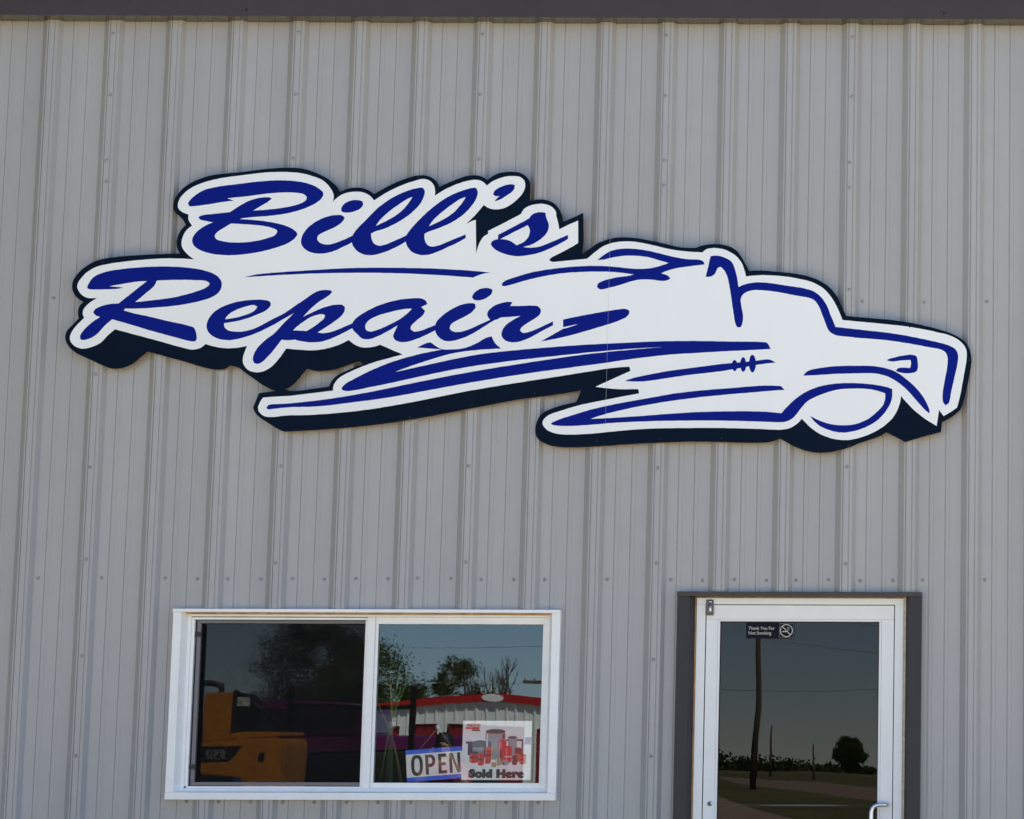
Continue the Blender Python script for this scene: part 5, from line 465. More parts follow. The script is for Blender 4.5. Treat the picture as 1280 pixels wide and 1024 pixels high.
for x,z in ((-1.566,1.2475),(.128,1.2395)):
    o = link(bpy.data.objects.new('weep_hole', MB().lathe([(.0001,-.001),(.004,-.0008),(.0045,0)],'y',(0,0,0),8).mesh('weep_hole','black_rubber')), win); o.location = (x+.717,.0028 if x<0 else .0132,z-1.189)
wb('stool', -1.60,.17,.095,.26,1.205,1.232,'interior',0)

# things shown inside the right-hand pane
osg = thing('open_sign', (-.38,.062,1.36), 'white OPEN sign with blue bands hanging tilted in window', 'sign')
TILT = R(4.4)
mo = Matrix.Rotation(-TILT,4,'Y')
def on_sign(ob): ob.data.transform(mo); ob.parent = osg; return ob
W2,H2 = .168,.076
on_sign(box('board', -.146,.190,-.0015,.0015,-H2,H2,'open_white'))
on_sign(box('band', -.146,.190,-.0021,-.0016,H2-.021,H2,'open_blue')); on_sign(box('band', -.146,.190,-.0021,-.0016,-H2,-H2+.021,'open_blue'))
def oval(cx, cz, a, b, n=28, p=2.6):
    return [(cx+a*math.copysign(abs(math.cos(q))**(2/p),math.cos(q)), cz+b*math.copysign(abs(math.sin(q))**(2/p),math.sin(q))) for q in [2*math.pi*k/n for k in range(n)]]
h_, s_ = .0475, .0150
def P_shape(x):
    xo = [(x,-h_),(x+s_,-h_),(x+s_,-.012),(x+.027,-.012)]+[(x+.027+.021*math.sin(math.pi*k/8), .0178-.0298*math.cos(math.pi*k/8)) for k in range(1,8)]+[(x+.027,h_),(x,h_)]
    xi = [(x+s_,.003),(x+.025,.003)]+[(x+.025+.0085*math.sin(math.pi*k/6), .0185-.0150*math.cos(math.pi*k/6)) for k in range(1,6)]+[(x+.025,.0335),(x+s_,.0335)]
    return [xo, xi]
GLYPH = [[oval(-.0945,0,.0285,.0500), oval(-.0945,0,.0130,.0340)], P_shape(-.054),
         [[(.008,-h_),(.048,-h_),(.048,-h_+.0155),(.023,-h_+.0155),(.023,-.0075),(.044,-.0075),(.044,.008),(.023,.008),(.023,h_-.0155),(.047,h_-.0155),(.047,h_),(.008,h_)]],
         [[(.061,-h_),(.075,-h_),(.075,.018),(.098,-h_),(.114,-h_),(.114,h_),(.100,h_),(.100,-.018),(.077,h_),(.061,h_)]]]
for g in GLYPH: on_sign(flat_shape('letter', g, -.0016, -.0022, 'ink'))
cup = Vector((.001,-.006,.174))
for ex in (-.082,.080):
    e = mo @ Vector((ex,-.003,H2-.004)); on = MB().tube([cup, e], .0009, 5).build('string', 'cord', osg)
MB().lathe([(.0001,.006),(.005,.004),(.010,-.004)],'y',(0.001,-.012,.178),12).build('suction_cup', 'ink_grey', osg)

pst = thing('filter_poster', (-.0905,.047,1.426), 'square poster of red filters reading Sold Here taped inside window', 'poster')
box('sheet', -.1660,.1650,0,.0012,-.1410,.1410,'poster_paper',pst)
_lay = [0]
def pp(u, v):      # u,v in the poster's 0..100 (x from left, y from top)
    return (-.166+.331*u/100, .141-.282*v/100)
def pprint(name, kind, u0, u1, v0, v1, m, lift=1):
    _lay[0] += 1; y = -.0004-.00010*_lay[0]
    (a,zt),(b,zb) = pp(u0,v0), pp(u1,v1)
    if kind == 'rect': lp = [(a,zb),(b,zb),(b,zt),(a,zt)]
    elif kind == 'slant': s_ = (b-a)*.12; lp = [(a,zb),(b-s_,zb),(b,zt),(a+s_,zt)]
    elif kind == 'can':   # a cylinder in print: rounded top and bottom
        e = (b-a)*.16; n = 9; lp = [(a+(b-a)*i/n, zb+e-e*math.sin(math.pi*i/n)) for i in range(n+1)]+[(b-(b-a)*i/n, zt-e+e*math.sin(math.pi*i/n)) for i in range(n+1)]
    else: n = 20; lp = [((a+b)/2+(b-a)/2*math.cos(2*math.pi*i/n), (zt+zb)/2+(zt-zb)/2*math.sin(2*math.pi*i/n)) for i in range(n)]
    return flat_shape(name, [lp], -.0003, y, m, pst)
for k,u0,u1,v0,v1,m in (('rect',0,100,78,79,'ink_white'),('slant',90,100,28,40,'ink_violet'),('can',33,62,15,60,'ink_grey'),('oval',33,62,14,22,'ink_dark'),('can',8,42,33,64,'ink_dark'),('rect',5,42,35,39,'ink_dark'),('rect',15,31,45,58,'ink_grey'),
    ('rect',63,88,31,64,'ink_deepred'),('rect',64,86,34,62,'poster_paper'),('can',66,79,27,60,'ink_grey'),('can',52,64,32,70,'ink_red'),('rect',52,58,48,66,'ink_deepred'),('can',62,72,42,71,'ink_red'),('can',42,50,40,66,'ink_tan'),('can',46,53,46,66,'ink_grey'),
    ('can',33,42,44,73,'ink_red'),('can',11,24,53,72,'ink_red'),('oval',11,24,52,56,'ink_dark'),('can',23,32,54,76,'ink_red'),('can',76,86,45,58,'ink_deepred'),('can',77,84,55,70,'ink_orange'),('can',73,80,58,75,'ink_deepred'),('can',84,93,56,74,'ink_red'),
    ('can',49,57,63,76,'ink_tan'),('can',43,50,70,79,'ink_tan'),('oval',57,68,66,76,'ink_grey'),('oval',59,62,70,74,'ink_dark'),('rect',53.5,55,36,66,'ink_pink'),('rect',64,65.2,46,68,'ink_pink'),('rect',34.3,35.3,48,70,'ink_pink'),('rect',12.5,13.8,57,70,'ink_pink'),('rect',24.2,25.3,58,73,'ink_pink'),('rect',85.5,86.6,60,71,'ink_pink'),
    ('rect',11,24,61,63.5,'ink_deepred'),('rect',23,32,64,67,'ink_deepred'),('rect',33,42,57,60,'ink_deepred'),('rect',62,72,60,61.5,'ink_white'),('rect',84,93,65,67,'ink_deepred'),('rect',35,37,22,44,'ink_white'),('rect',58,61,22,31,'ink_deepred'),('rect',50,51,64,75,'ink_white'),('oval',66,79,26,30,'ink_dark'),('slant',4,26,5.5,14,'ink_red'),('rect',13,25,15.2,17.2,'ink_dark')):
    pprint('printed_shape', k, u0,u1,v0,v1,m)
x,z = pp(15,9.7); text('lettering', 'BALDWIN', x, z, .0165, -.004, -.0078, 'ink_white', pst, bold=.0003, sx=.85, align='CENTER', shear=.2)
x,z = pp(19,16.2); text('lettering', 'FILTERS', x, z, .0100, -.004, -.0078, 'ink_dark', pst, bold=.0002, sx=.9, align='CENTER', shear=.2)
x,z = pp(50.5,90); text('lettering', 'Sold Here', x, z, .0500, -.0004, -.0052, 'ink', pst, bold=.0040, sx=1.16, space=1.10, align='CENTER')
o = box('tape', .147,.163,-.0012,-.0004,-.139,-.123,'ink_white',pst)

bam = thing('bamboo_bundle', (-.69,.45,1.234), 'yellow green bamboo stalks tied in middle and fanned inside window', 'plant')
for k,(bx,by,tx,ty,tz,m) in enumerate(((-.055,.0,.075,.05,.58,'bamboo_green'),(-.01,.03,-.018,.0,.56,'bamboo'),(.065,-.01,-.095,.02,.45,'bamboo'),(.02,-.05,.045,-.04,.50,'bamboo_green'),(-.03,.05,.02,.06,.62,'bamboo_green'))):
    pts = []
    for i in range(9):
        t = i/8; w = abs(t-.58); s_ = (1-t/.58) if t < .58 else 0; u_ = (t-.58)/.42 if t > .58 else 0
        pts.append((bx*s_**.8+tx*u_**1.2-.005, by*s_+ty*u_, tz*t))
    MB().tube(pts, [.0075-.003*i/8 for i in range(9)], 7).build('stalk', m, bam)
MB().lathe([(.014,0),(.018,.006),(.018,.03),(.014,.036)],'z',(-.005,0,.30),10).build('tie','cord',bam)
for k in range(7):
    a = k*.9; x0,z0 = (-.02+.02*math.sin(a)), .40+.03*k
    MB().add([(x0,0,z0),(x0+.022*math.cos(a)-.007,.01,z0+.03),(x0+.055*math.cos(a),.02,z0+.045),(x0+.025*math.cos(a)+.006,.0,z0+.022)],[(0,1,2,3)]).build('leaf','bamboo_green',bam)
# ------------------------------------------------------------------ the door
dr = thing('shop_door', (1.361,0,0), 'white framed door with full dark glass pane under dark brown trim', 'door')
def db(name, x0,x1,y0,y1,z0,z1,m='white_door',bevel=.0012,parent=None): return box(name, x0-1.361,x1-1.361,y0,y1,z0,z1,m,parent or dr,bevel)
db('head_trim', .7715,1.9505,-.050,.02,2.1645,2.1865,'dark_trim',.001)
for a,b,c_ in ((.7730,.8340,.8540),(1.9495,1.8900,1.8730)):
    pts = [(a,-.042),(b,-.042),(c_,-.004),(c_,.02),(a,.02)]
    if a > b: pts = pts[::-1]
    vs_ = [(x-1.361,y,0) for x,y in pts]+[(x-1.361,y,2.164) for x,y in pts]
    MB().add(vs_, [(4,3,2,1,0),(5,6,7,8,9)]+[(i,(i+1)%5,5+(i+1)%5,5+i) for i in range(5)]).build('side_trim','dark_jamb_trim',dr,.001)
for a,b in ((.8545,.8630),(1.8610,1.8725)): db('wood_blocking', a,b,.002,.10,0,2.164,'raw_wood' if a<1 else 'sealant',0)
db('wood_blocking', .8635,1.8605,.004,.10,2.1590,2.1642,'raw_wood',0)
db('frame_head', .8635,1.8605,-.004,.10,2.1280,2.1585)
db('frame_jamb', .8635,.9055,-.004,.10,0,2.1276)
db('frame_jamb', 1.8190,1.8605,-.004,.10,0,2.1276)
db('door_stop', .906,1.8185,.055,.10,2.108,2.1275,'black_rubber',0)
db('door_stop', .9058,.925,.055,.10,0,2.1075,'black_rubber',0); db('door_stop', 1.80,1.8188,.055,.10,0,2.1075,'black_rubber',0)
leaf = bpy.data.objects.new('door_leaf', None); link(leaf, dr)
def lb(name, x0,x1,y0,y1,z0,z1,m='white_door',bevel=.0015): return db(name,x0,x1,y0,y1,z0,z1,m,bevel,leaf)
lb('top_rail', .9100,1.8150,.002,.045,2.0570,2.1245)
lb('stile', .9100,.9650,.002,.045,.012,2.0566)
lb('stile', 1.7560,1.8150,.002,.045,.012,2.0566)
lb('bottom_rail', .9655,1.7555,.002,.045,.012,.26)
lb('glazing_bead', .9655,1.7555,.0045,.04,2.0465,2.0566); lb('glazing_bead', .9655,.9765,.0045,.04,.265,2.046); lb('glazing_bead', 1.7440,1.7555,.0045,.04,.265,2.046)
lb('gasket', .9770,1.7435,.010,.03,2.0425,2.0460,'black_rubber',0); lb('gasket', 1.7385,1.7435,.010,.03,.27,2.042,'black_rubber',0); lb('gasket', .9770,.9795,.010,.03,.27,2.042,'black_rubber',0)
pane('pane', .976,1.745,.262,2.0470,.020,'glass_door',leaf,-1.361,0)
# hinge, lock, pull, push bar inside
hg = bpy.data.objects.new('hinge', None); link(hg, dr)
db('hinge_leaf', .9080,.9440,-.010,-.0045,2.074,2.1500,'hinge_dark',.001,hg)
MB().tube([(.929-1.361,-.016,2.079),(.929-1.361,-.016,2.130)],.0075,12).build('hinge_barrel','alu',hg)
MB().tube([(.929-1.361,-.016,2.132),(.929-1.361,-.016,2.147)],.0070,12).build('hinge_barrel','alu',hg)
MB().lathe([(.0001,-.006),(.0055,-.006),(.0060,-.0035),(.0115,-.0030),(.0120,0)],'y',(.944-1.361,.0015,1.176),16).build('lock_cylinder','alu',leaf)
MB().lathe([(.0001,-.0075),(.0040,-.0072)],'y',(.944-1.361,.0015,1.176),8).build('keyhole','black_rubber',leaf)
pl = [(1.783-1.361,.002,1.1740),(1.780-1.361,-.030,1.1740)]
arc = [(1.7890-1.361,.002,1.1735),(1.789-1.361,-.028,1.1735),(1.780-1.361,-.040,1.1735),(1.760-1.361,-.044,1.1735),(1.745-1.361,-.046,1.172),(1.731-1.361,-.048,1.166),(1.722-1.361,-.049,1.155),(1.7185-1.361,-.050,1.140),(1.7180-1.361,-.050,1.10),(1.718-1.361,-.050,.93),(1.7185-1.361,-.050,.905),(1.722-1.361,-.049,.890),(1.731-1.361,-.048,.879),(1.745-1.361,-.046,.873),(1.76-1.361,-.044,.8715),(1.78-1.361,-.04,.8715),(1.789-1.361,-.028,.8715),(1.789-1.361,.002,.8715)]
MB().tube(arc, .0105, 14).build('pull_handle','alu',leaf)
MB().tube([(.97-1.361,.075,1.168),(1.75-1.361,.075,1.168)], .010, 10).build('push_bar','alu',leaf)
# decal on the glass
ns = thing('no_smoking_decal', (1.217,.0165,2.0030), 'small black Thank You For Not Smoking decal at top of door glass', 'sign')
box('plate', -.116,.116,-.0008,.0016,-.0385,.0385,'decal_black',ns)
text('lettering','Thank You For',-.1055,.0105,.0215,-.0009,-.0014,'decal_ink',ns,bold=.0002,sx=.96)
text('lettering','Not Smoking',-.1055,-.0125,.0215,-.0009,-.0014,'decal_ink',ns,bold=.0002,sx=.96)
cx_,r0,r1 = .0780,.0270,.0312
ring = [[(cx_+r*math.cos(2*math.pi*i/32), r*math.sin(2*math.pi*i/32)) for i in range(32)] for r in (r1,r0)]
flat_shape('emblem_ring', ring, -.0009,-.0014,'decal_ink',ns)
flat_shape('emblem_bar', [[(cx_-.0215,.0185),(cx_-.0185,.0215),(cx_+.0215,-.0185),(cx_+.0185,-.0215)]], -.0009,-.0016,'decal_ink',ns)
flat_shape('cigarette', [[(cx_-.021,-.007),(cx_+.001,-.007),(cx_+.001,-.0025),(cx_-.021,-.0025)]], -.0009,-.0013,'decal_ink',ns)
for k in range(2): flat_shape('smoke', [[(cx_+.004+.007*k,.001),(cx_+.0055+.007*k,.001),(cx_+.0095+.004*k,.010),(cx_+.004+.004*k,.017),(cx_+.0025+.004*k,.0165),(cx_+.0075+.004*k,.010)]], -.0009,-.0013,'decal_ink',ns)
fr = [[(.0445,-.0345),(.1115,-.0345),(.1115,.0345),(.0445,.0345)],[(.0453,-.0337),(.1107,-.0337),(.1107,.0337),(.0453,.0337)]]
flat_shape('emblem_border', fr, -.0009,-.0011,'ink_grey',ns)

# ================================================================== across the lot: what the panes mirror
# white metal shed with red trim, gable towards the shop
shed = thing('white_shed', (-14,-70,0), 'white ribbed metal shed with red roof trim across gravel lot', 'building')
def roof_z(x): return 3.34-.083*abs(x)
sh_doors = [(-9.6,-6.3,2.35),(-5.5,-3.2,2.5),(-2.75,-1.98,2.55),(-1.60,.65,2.55),(1.10,3.2,2.5)]
def shed_panel(x0, x1):
    mb = MB(); x = x0
    prof = [(0,0),(.03,.05),(.075,.05),(.105,0)]
    xs = []
    n = math.ceil((x1-x0)/RIB-1e-6)
    for k in range(n):
        for a,y in prof: xs.append((x0+k*RIB+a, y))
    xs.append((x1,0))
    for (a,ya),(b,yb) in zip(xs,xs[1:]):
        mid = (a+b)/2; z0 = 0
        for d in sh_doors:
            if d[0] < mid < d[1]: z0 = d[2]
        mb.add([(b,yb,z0),(a,ya,z0),(a,ya,roof_z(a)),(b,yb,roof_z(b))],[(0,1,2,3)])
    return mb.build('wall_panel','barn_white',shed)
for i in range(15): shed_panel(-10+i*.914, -10+(i+1)*.914)
for a,b,z in sh_doors: box('overhead_door', a-.03,b+.03,-.12,-.06,0,z+.02,'barn_red',shed)
for s in (-1,1):
    L_ = 10.4 if s < 0 else 4.0
    poly = [(0,3.33),(s*L_,3.33-.083*L_),(s*L_,3.33-.083*L_+.24),(0,3.57)]
    if s < 0: poly = poly[::-1]
    MB().prism(poly,.06,.16).build('rake_trim','red_trim',shed)
    poly2 = [(0,3.45),(s*L_,3.45-.083*L_),(s*L_,3.50-.083*L_),(0,3.50)]
    if s < 0: poly2 = poly2[::-1]
    MB().prism(poly2,-8,.055).build('roof','roof_grey',shed)
box('side_wall', -10.05,-10.002,-8,-.01,0,2.55,'barn_white',shed); box('side_wall', 3.712,3.76,-8,-.01,0,3.05,'barn_white',shed); box('back_wall', -10,3.71,-8,-7.9,0,2.55,'barn_white',shed)
ov = [(-.28+.33*math.cos(2*math.pi*i/28), 3.42+.12*math.sin(2*math.pi*i/28)) for i in range(28)]
MB().prism([(a,b) for a,b in ov],.165,.19).build('oval_emblem','ink_white',shed)

# trees
def make_tree(name, loc, h, w, label, leafm, seed, leaves=2600, trunk_h=.3, bare=False, lean=0, ls=1.0):
    r = random.Random(seed); t = thing(name, loc, label, 'tree', 'trees beyond the lot')
    mb = MB(); tips = []
    def grow(p, d, L, rad, depth):
        n = 4; pts = [p]; q = p.copy(); dd = d.copy()
        for i in range(n):
            dd = (dd+Vector((r.uniform(-.16,.16),r.uniform(-.16,.16),r.uniform(-.03,.10)))).normalized(); q = q+dd*L/n; pts.append(q.copy())
        mb.tube(pts, [rad*(1-.45*i/n) for i in range(n+1)], 6 if depth < 2 else 4, cap=False)
        tips.append((q.copy(), depth))
        if depth >= (5 if bare else 3): return
        for k in range(r.choice((2,3,3)) if depth else r.choice((4,5))):
            a = r.uniform(0,2*math.pi); sp_ = r.uniform(.45,.95) if not bare else r.uniform(.3,.75)
            e = (dd+Vector((math.cos(a)*sp_*w/h*1.6,math.sin(a)*sp_*w/h*1.6,r.uniform(-.05,.25)))).normalized()
            grow(pts[-1-(k%2)], e, L*r.uniform(.55,.8), rad*.55, depth+1)
    grow(Vector((0,0,-.1)), Vector((lean,0,1)).normalized(), h*trunk_h, h*.028, 0)
    mb.build('trunk','bark',t)
    if not bare:
        cl = MB(); clumps = []
        for p,dp in tips:
            if dp >= 1: clumps.append(p)
        for _ in range(60):
            a,b = r.uniform(0,2*math.pi), r.uniform(-.9,1); rr = math.sqrt(1-b*b)*r.uniform(.55,1)
            clumps.append(Vector((math.cos(a)*rr*w/2, math.sin(a)*rr*w/2, h*(.60+.38*b*r.uniform(.7,1)))))
        for i in range(leaves):
            c = r.choice(clumps); s_ = w*.068
            p = c+Vector((r.gauss(0,s_),r.gauss(0,s_),r.gauss(0,s_*.8)))
            if p.z < h*.12: continue
            sz = r.uniform(.035,.085)*ls
            u = Vector((r.gauss(0,1),r.gauss(0,1),r.gauss(0,1))).normalized(); v = u.orthogonal().normalized()
            cl.add([p-u*sz,p+v*sz*.6,p+u*sz,p-v*sz*.6],[(0,1,2,3)])
        cl.build('crown',leafm,t)
    return t
make_tree('broad_tree', (-30.4,-118,0), 7.3, 6.0, 'broad dark green tree left of the shed roof', 'leaf_a', 3, 40000, .24)
make_tree('broad_tree', (-33.6,-122,0), 9.3, 6.6, 'tallest dark tree left behind yellow loader', 'leaf_c', 5, 60000, .24)
make_tree('broad_tree', (-26.2,-120,0), 6.9, 2.7, 'windblown green tree standing above middle of shed roof', 'leaf_b', 9, 16000, .30, lean=.08)
make_tree('bare_tree', (-24.2,-120,0), 7.6, 2.6, 'bare grey branched tree above right end of shed roof', 'leaf_b', 13, 0, .30, True)
make_tree('low_tree', (-27.9,-118,0), 5.3, 2.8, 'low bushy tree between the two taller roofline trees', 'leaf_c', 17, 14000, .2)
make_tree('low_tree', (-23.6,-116,0), 4.9, 3.0, 'low bushy tree at foot of bare tree', 'leaf_a', 19, 11000, .2)
make_tree('added_shade_tree', (-9.4,-4.9,0), 9.5, 8.0, 'big out of view tree added left of shop to dim side light', 'leaf_c', 41, 45000, .2, ls=2.0)  # unseen tree, added to darken the left-facing ribs and jambs
make_tree('round_tree', (-29.2,-450,0), 5.9, 5.2, 'lone round tree on far edge of grass field', 'leaf_c', 23, 26000, .14, ls=2.6)
def treeline():
    r = random.Random(31); mb = MB()
    for k in range(420):
        x = r.uniform(-190,130); y = r.uniform(-540,-500); h = r.uniform(.8,2.3)*(1+.5*math.sin(x*.07)); w = r.uniform(2,5)
        for i in range(110):
            p = Vector((x+r.gauss(0,w*.35),y+r.gauss(0,1.5),abs(r.gauss(h*.45,h*.3)))); s_ = r.uniform(.15,.4)
            u = Vector((r.gauss(0,1),r.gauss(0,.4),r.gauss(0,1))).normalized(); v = u.orthogonal().normalized()
            mb.add([p-u*s_,p+v*s_,p+u*s_,p-v*s_],[(0,1,2,3)])
    o = mb.build('far_treeline','leaf_c'); tag(o,'dark line of far trees at edge of grass field','trees',kind='stuff')
treeline()

# utility poles and wires
def pole(loc, h, label, lamp=False, lean=0.0, rad=.19, rot=0.0, arm=True):
    t = thing('utility_pole', loc, label, 'pole', 'utility poles'); t.rotation_euler = (0,lean,rot)
    MB().tube([(0,0,-.3),(.05,0,h*.4),(-.03,0,h*.7),(0,0,h)],[rad,rad*.92,rad*.82,rad*.7],10).build('shaft','pole_wood',t)
    if arm: MB().box(-1.1,1.1,-.06,.06,h-.75,h-.6).build('crossarm','pole_wood',t)
    for x in () if not arm else (-1.0,-.5,.5,1.0): MB().lathe([(.02,0),(.05,.02),(.05,.12),(.0001,.15)],'z',(x,0,h-.6),8).build('insulator','insulator',t)
    if lamp:
        MB().tube([(0,.1,h-2.3),(.4,.2,h-2.1),(.62,.25,h-2.3)],.03,6).build('lamp_arm','hinge_dark',t)
        MB().lathe([(.03,0),(.12,-.08),(.2,-.25),(.0001,-.27)],'z',(.62,.25,h-2.3),10).build('lamp_head','insulator',t)
    return t
pole((-14.15,-147,0), 11.5, 'thick leaning wooden utility pole with yard lamp beyond road', True, R(1.3), .18)
pole((-22.8,-125,0), 6.3, 'wooden utility pole right of bare tree behind shed', rot=.1, rad=.12)
pole((-22.1,-160,0), 6.6, 'distant utility pole low beside shed roof', rot=.1, rad=.12)
pole((-25.6,-260,0), 6.7, 'far bare pole just right of leaning pole', rad=.12, arm=False)
pole((-28.2,-300,0), 5.7, 'farther bare pole between leaning pole and short post', rad=.13, arm=False)
pole((-17.9,-235,0), 3.1, 'short post standing beside far field road', rad=.11, arm=False)
def wire(pts, label, sag):
    a,b = Vector(pts[0]), Vector(pts[1]); L = []
    for i in range(17):
        t = i/16; p = a.lerp(b,t); p.z -= sag*4*t*(1-t); L.append(p)
    o = MB().tube(L,.009,5).build('power_line','wire'); tag(o,label,'wire','power lines')
wire(((-14.9,-147,10.8),(22,-150,9.2)),'upper power line running right from leaning pole',1.2)
wire(((-14.2,-147,8.9),(22,-152,8.0)),'lower power line running right from leaning pole',1.0)
wire(((-14.9,-147,9.6),(-40,-130,8.2)),'power line running left from leaning pole',1.0)
wire(((-22.8,-125,5.6),(-60,-128,6.6)),'power line running left behind the trees',.7)
wire(((-22.8,-125,5.5),(10,-128,6.4)),'power line running right behind the shed',.7)

# yellow loader, its flank towards the shop
ld = thing('wheel_loader', (-5.9,-14.5,0), 'yellow compact wheel loader with black decal parked on gravel', 'loader')
def wheel(parent, x, y, r, w, name='wheel', rimm='loader_yellow'):
    e = bpy.data.objects.new(name, None); link(e, parent); e.location = (x,y,r)
    MB().lathe([(r*.55,-w/2),(r*.93,-w/2),(r,-w*.36),(r,w*.36),(r*.93,w/2),(r*.55,w/2)],'y',(0,0,0),24).build('tyre','tyre',e)
    MB().lathe([(.0001,w*.30),(r*.2,w*.32),(r*.25,w*.2),(r*.5,w*.22),(r*.56,w*.46),(r*.56,-w*.46),(r*.5,-w*.22),(.0001,-w*.2)],'y',(0,0,0),20).build('rim',rimm,e)
MB().prism([(-.9,.95),(-.55,.95),(-.35,1.22),(.10,1.26),(.42,1.22),(.50,.92),(.80,.92),(.82,1.56),(.76,1.62),(.3,1.61),(-.9,1.52)],-.45,.5).build('hood','loader_yellow',ld,.02)
MB().prism([(.36,1.615),(.79,1.63),(.79,1.67),(.40,1.69),(.1,1.64)],-.40,.46).build('hood_cap','loader_yellow',ld,.015)
MB().prism([(-.45,1.37),(.30,1.40),(.42,1.55),(-.15,1.545),(-.60,1.50)],.501,.506).build('decal','loader_black',ld)
mm = Matrix.Translation((.27,.509,1.462)) @ Matrix.Rotation(math.pi,4,'Z')
cu_m = text('decal_number','950',0,0,.13,-.0015,.0015,'decal_number',ld,bold=.002,align='LEFT',shear=.15,mtx=mm)
box('rivet_plate', .60,.66,.501,.508,1.40,1.47,'loader_black',ld)
for x0,x1,z0,z1 in ((.02,.28,1.60,2.06),(-1.5,-1.30,1.5,2.06)): box('cab_pillar', x0,x1,.30,.48,z0,z1,'loader_yellow',ld,.01)
box('seat', -.95,-.45,-.25,.25,1.50,1.62,'loader_black',ld,.03); box('seat_back', -.50,-.40,-.25,.25,1.62,2.0,'loader_black',ld,.03)
MB().tube([(.15,.39,2.06),(.15,.39,2.12),(.05,.39,2.16),(-1.3,.39,2.16),(-1.4,.39,2.12),(-1.4,.39,2.06)],.03,8).build('roll_bar','loader_black',ld)
MB().prism([(.28,1.62),(.62,1.63),(.62,1.66),(.40,2.05),(.28,2.06)],.0,.44).build('engine_cover','loader_black',ld,.01)
MB().tube([(.28,.40,2.07),(.52,.40,1.92),(.80,.40,1.70)],.03,8).build('handrail','loader_black',ld)
box('warning_label', .33,.45,.441,.446,1.93,2.01,'ink_white',ld)
box('chassis', -1.9,.95,-.4,.4,.45,.93,'loader_black',ld,.02)
MB().tube([(-1.2,.38,1.45),(-2.2,.38,1.0),(-2.9,.38,.45)],.09,8).build('lift_arm','loader_yellow',ld); MB().tube([(-1.2,-.38,1.45),(-2.2,-.38,1.0),(-2.9,-.38,.45)],.09,8).build('lift_arm','loader_yellow',ld)
MB().prism([(-2.8,.15),(-3.7,.06),(-3.7,.10),(-2.9,.25),(-2.85,.8),(-2.75,.8)],-.8,.8).build('bucket','loader_yellow',ld)
for x in (-1.5,.05):
    for y in (.55,-.55): wheel(ld, x, y, .46, .28)
# purple pickup
tk = thing('pickup_truck', (-7.5,-22.5,0), 'purple and black two tone pickup truck parked behind loader', 'truck')
body = [(-3.15,.55),(-2.85,.55),(-2.6,.95),(-1.95,.95),(-1.7,.55),(1.15,.55),(1.4,.95),(2.05,.95),(2.25,.55),(2.75,.55),(2.75,1.54),(-3.1,1.36),(-3.2,1.1)]
MB().prism(body,-.95,.95).build('body','loader_black',tk,.04)
MB().prism([(-3.1,1.365),(2.75,1.545),(2.75,1.68),(2.7,1.71),(1.35,1.71),(-.3,1.66),(-1.2,1.60),(-2.6,1.52),(-3.05,1.42)],-.95,.95).build('shoulder','purple_paint',tk,.03)
MB().prism([(-.75,1.63),(1.32,1.715),(1.30,2.02),(1.22,2.12),(1.05,2.155),(.0,2.155),(-.18,2.11)],-.80,.80).build('cab','purple_paint',tk,.05)
for a in ([(-.5,1.69),(.28,1.72),(.28,2.05),(-.13,2.05)],[(.34,1.72),(1.24,1.76),(1.20,2.05),(.34,2.05)]): MB().prism(a,.801,.812).build('side_window','loader_black',tk)
box('bumper', -3.3,-3.12,-.95,.95,.5,.75,'chrome',tk,.03); box('bumper', 2.70,2.84,-.95,.95,.5,.75,'chrome',tk,.03)
for x in (-2.27,1.72):
    for y in (.85,-.85): wheel(tk, x, y, .42, .26, rimm='chrome')
pr_ = thing('pipe_rack', (-4.95,-16.1,0), 'black steel pipe rack standing between loader and person', 'rack')
mat('rack_black', (.012,.012,.012), .7, spec=.2)
for x in (-.66,.70): MB().box(x-.030,x+.030,-.03,.03,0,2.2).build('upright','rack_black',pr_)
for z in (.9,1.97): MB().box(-.628,.668,-.022,.022,z-.025,z+.025).build('rail','rack_black',pr_)
for x in (-.66,.70): MB().box(x-.04,x+.04,-.45,.45,-.001,.04).build('foot','rack_black',pr_)
# blue upright tank
tt = thing('fuel_tank', (-6.35,-17.6,0), 'blue upright fuel tank standing beside loader', 'tank')
MB().lathe([(.0001,1.52),(.15,1.50),(.24,1.42),(.26,1.34),(.26,.25),(.22,.18),(.0001,.15)],'z',(0,0,0),20).build('shell','tank_blue',tt)
for k in range(3):
    a = k*2.09; MB().tube([(.2*math.cos(a),.2*math.sin(a),.3),(.24*math.cos(a),.24*math.sin(a),0)],.02,6).build('leg','loader_black',tt)
MB().lathe([(.05,1.5),(.05,1.58),(.0001,1.58)],'z',(0,0,0),10).build('filler_cap','chrome',tt)

# the person with a camera, facing the shop
def skinned(name, joints, edges, root, mats, parent, sub=2):
    me = bpy.data.meshes.new(name); me.from_pydata([j[0] for j in joints], edges, [])
    o = bpy.data.objects.new(name, me); link(o)
    md = o.modifiers.new('skin','SKIN'); md.use_smooth_shade = True
    for i,j in enumerate(joints): sv = me.skin_vertices[0].data[i]; sv.radius = (j[1], j[2] if len(j) > 2 else j[1]); sv.use_root = (i == root)
    sd = o.modifiers.new('sub','SUBSURF'); sd.levels = sub; sd.render_levels = sub
    dg = bpy.context.evaluated_depsgraph_get(); m2 = bpy.data.meshes.new_from_object(o.evaluated_get(dg)); m2.name = name
    bpy.data.objects.remove(o)
    m2.materials.clear()
    for m in mats: m2.materials.append(M[m])
    for p in m2.polygons: p.use_smooth = True
    return link(bpy.data.objects.new(name, m2), parent)
pr = thing('person', (-3.18,-12.9,0), 'person in red shirt and jeans holding a camera to their face', 'person')
PS = .945
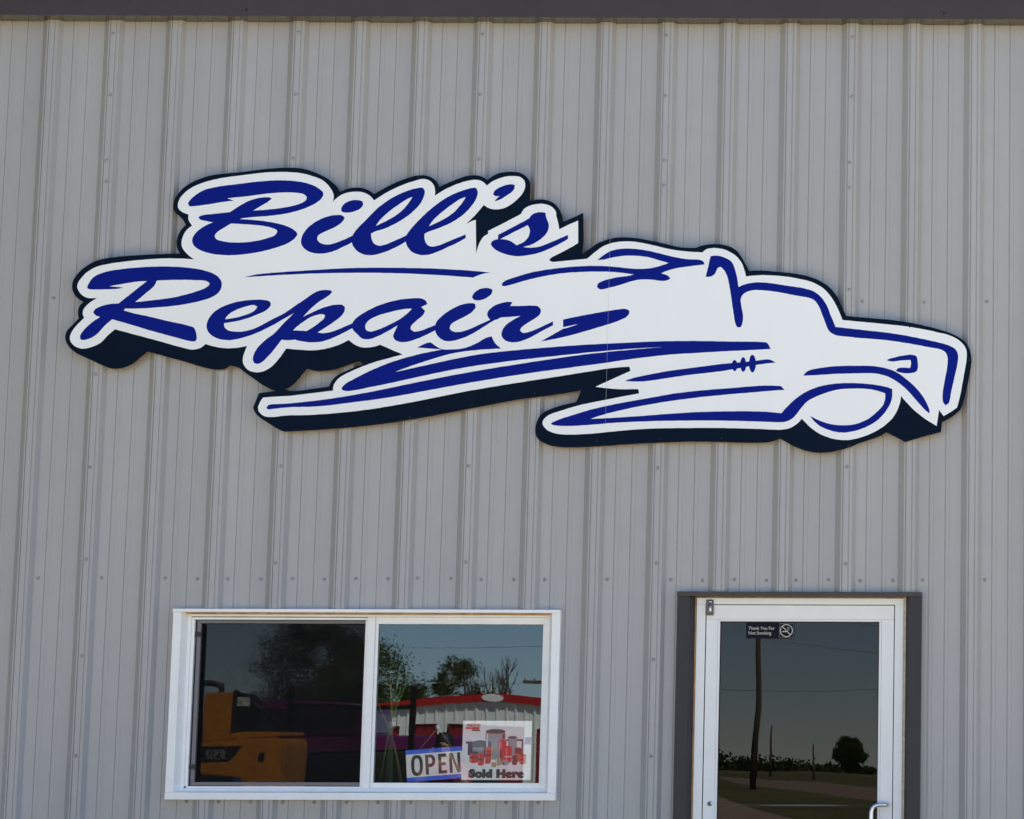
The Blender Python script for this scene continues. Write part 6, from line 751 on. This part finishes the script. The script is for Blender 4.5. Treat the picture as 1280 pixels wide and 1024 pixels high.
J = [((0,0,.95),.15,.12),((0,.0,1.12),.14,.10),((0,-.01,1.30),.16,.11),((0,0,1.42),.10,.08),((0,.01,1.48),.055),((0,.03,1.56),.08,.09),((0,.03,1.64),.083,.095),((0,.02,1.70),.05,.06),
     ((.09,0,.90),.10,.11),((.11,.01,.50),.065,.07),((.12,0,.10),.045,.05),((.13,.12,.04),.045,.03),((-.09,0,.90),.10,.11),((-.11,.01,.50),.065,.07),((-.12,0,.10),.045,.05),((-.13,.12,.04),.045,.03),
     ((.18,0,1.38),.065),((.25,.10,1.18),.048),((.10,.24,1.50),.036),((.07,.26,1.57),.034,.02),((-.18,0,1.38),.065),((-.25,.10,1.18),.048),((-.10,.24,1.50),.036),((-.07,.26,1.57),.034,.02)]
Ed = [(0,1),(1,2),(2,3),(3,4),(4,5),(5,6),(6,7),(0,8),(8,9),(9,10),(10,11),(0,12),(12,13),(13,14),(14,15),(3,16),(16,17),(17,18),(18,19),(3,20),(20,21),(21,22),(22,23)]
b_ = skinned('body', J, Ed, 0, ['skin'], pr)
js = [(p,tuple(v*1.10 for v in r_)) for p,*r_ in [(j[0],*j[1:]) for j in J]]
def cloth(name, ids, m, grow):
    idx = {k:i for i,k in enumerate(ids)}
    jj = [(J[k][0], J[k][1]+grow, (J[k][2] if len(J[k])>2 else J[k][1])+grow) for k in ids]
    return skinned(name, jj, [(idx[a],idx[b]) for a,b in Ed if a in idx and b in idx], 0, [m], pr)
cloth('shirt', [0,1,2,3,16,17,20,21], 'shirt', .014)
cloth('trousers', [0,8,9,10,12,13,14], 'jeans', .017)
hm = MB().lathe([(.0001,.12),(.06,.11),(.098,.06),(.108,0),(.105,-.06),(.09,-.10)],'z',(0,0,0),16).build('hair','hair',pr); hm.location = (0,.005,1.645); hm.scale = (.9,.95,.9); hm.rotation_euler = (R(-14),0,0)
for i in range(5):
    for s in (-1,1):
        MB().tube([(s*.07,.265,1.545+.012*i),(s*.055,.305,1.55+.011*i),(s*.03,.31,1.55+.010*i)],[.009,.008,.007],6).build('finger','skin',pr)
pr.scale = (PS,PS,PS)
cm = thing('hand_camera', (-3.18,-12.66,1.48), 'black camera held in front of face by person in red', 'camera')
MB().box(-.065,.065,-.03,.03,-.045,.045).build('body','camera_black',cm,.008); MB().lathe([(.035,.03),(.036,.10),(.032,.102),(.0001,.09)],'y',(0,0,0),16).build('lens','camera_black',cm); MB().box(-.025,.025,-.02,.02,.046,.065).build('finder','camera_black',cm,.004)
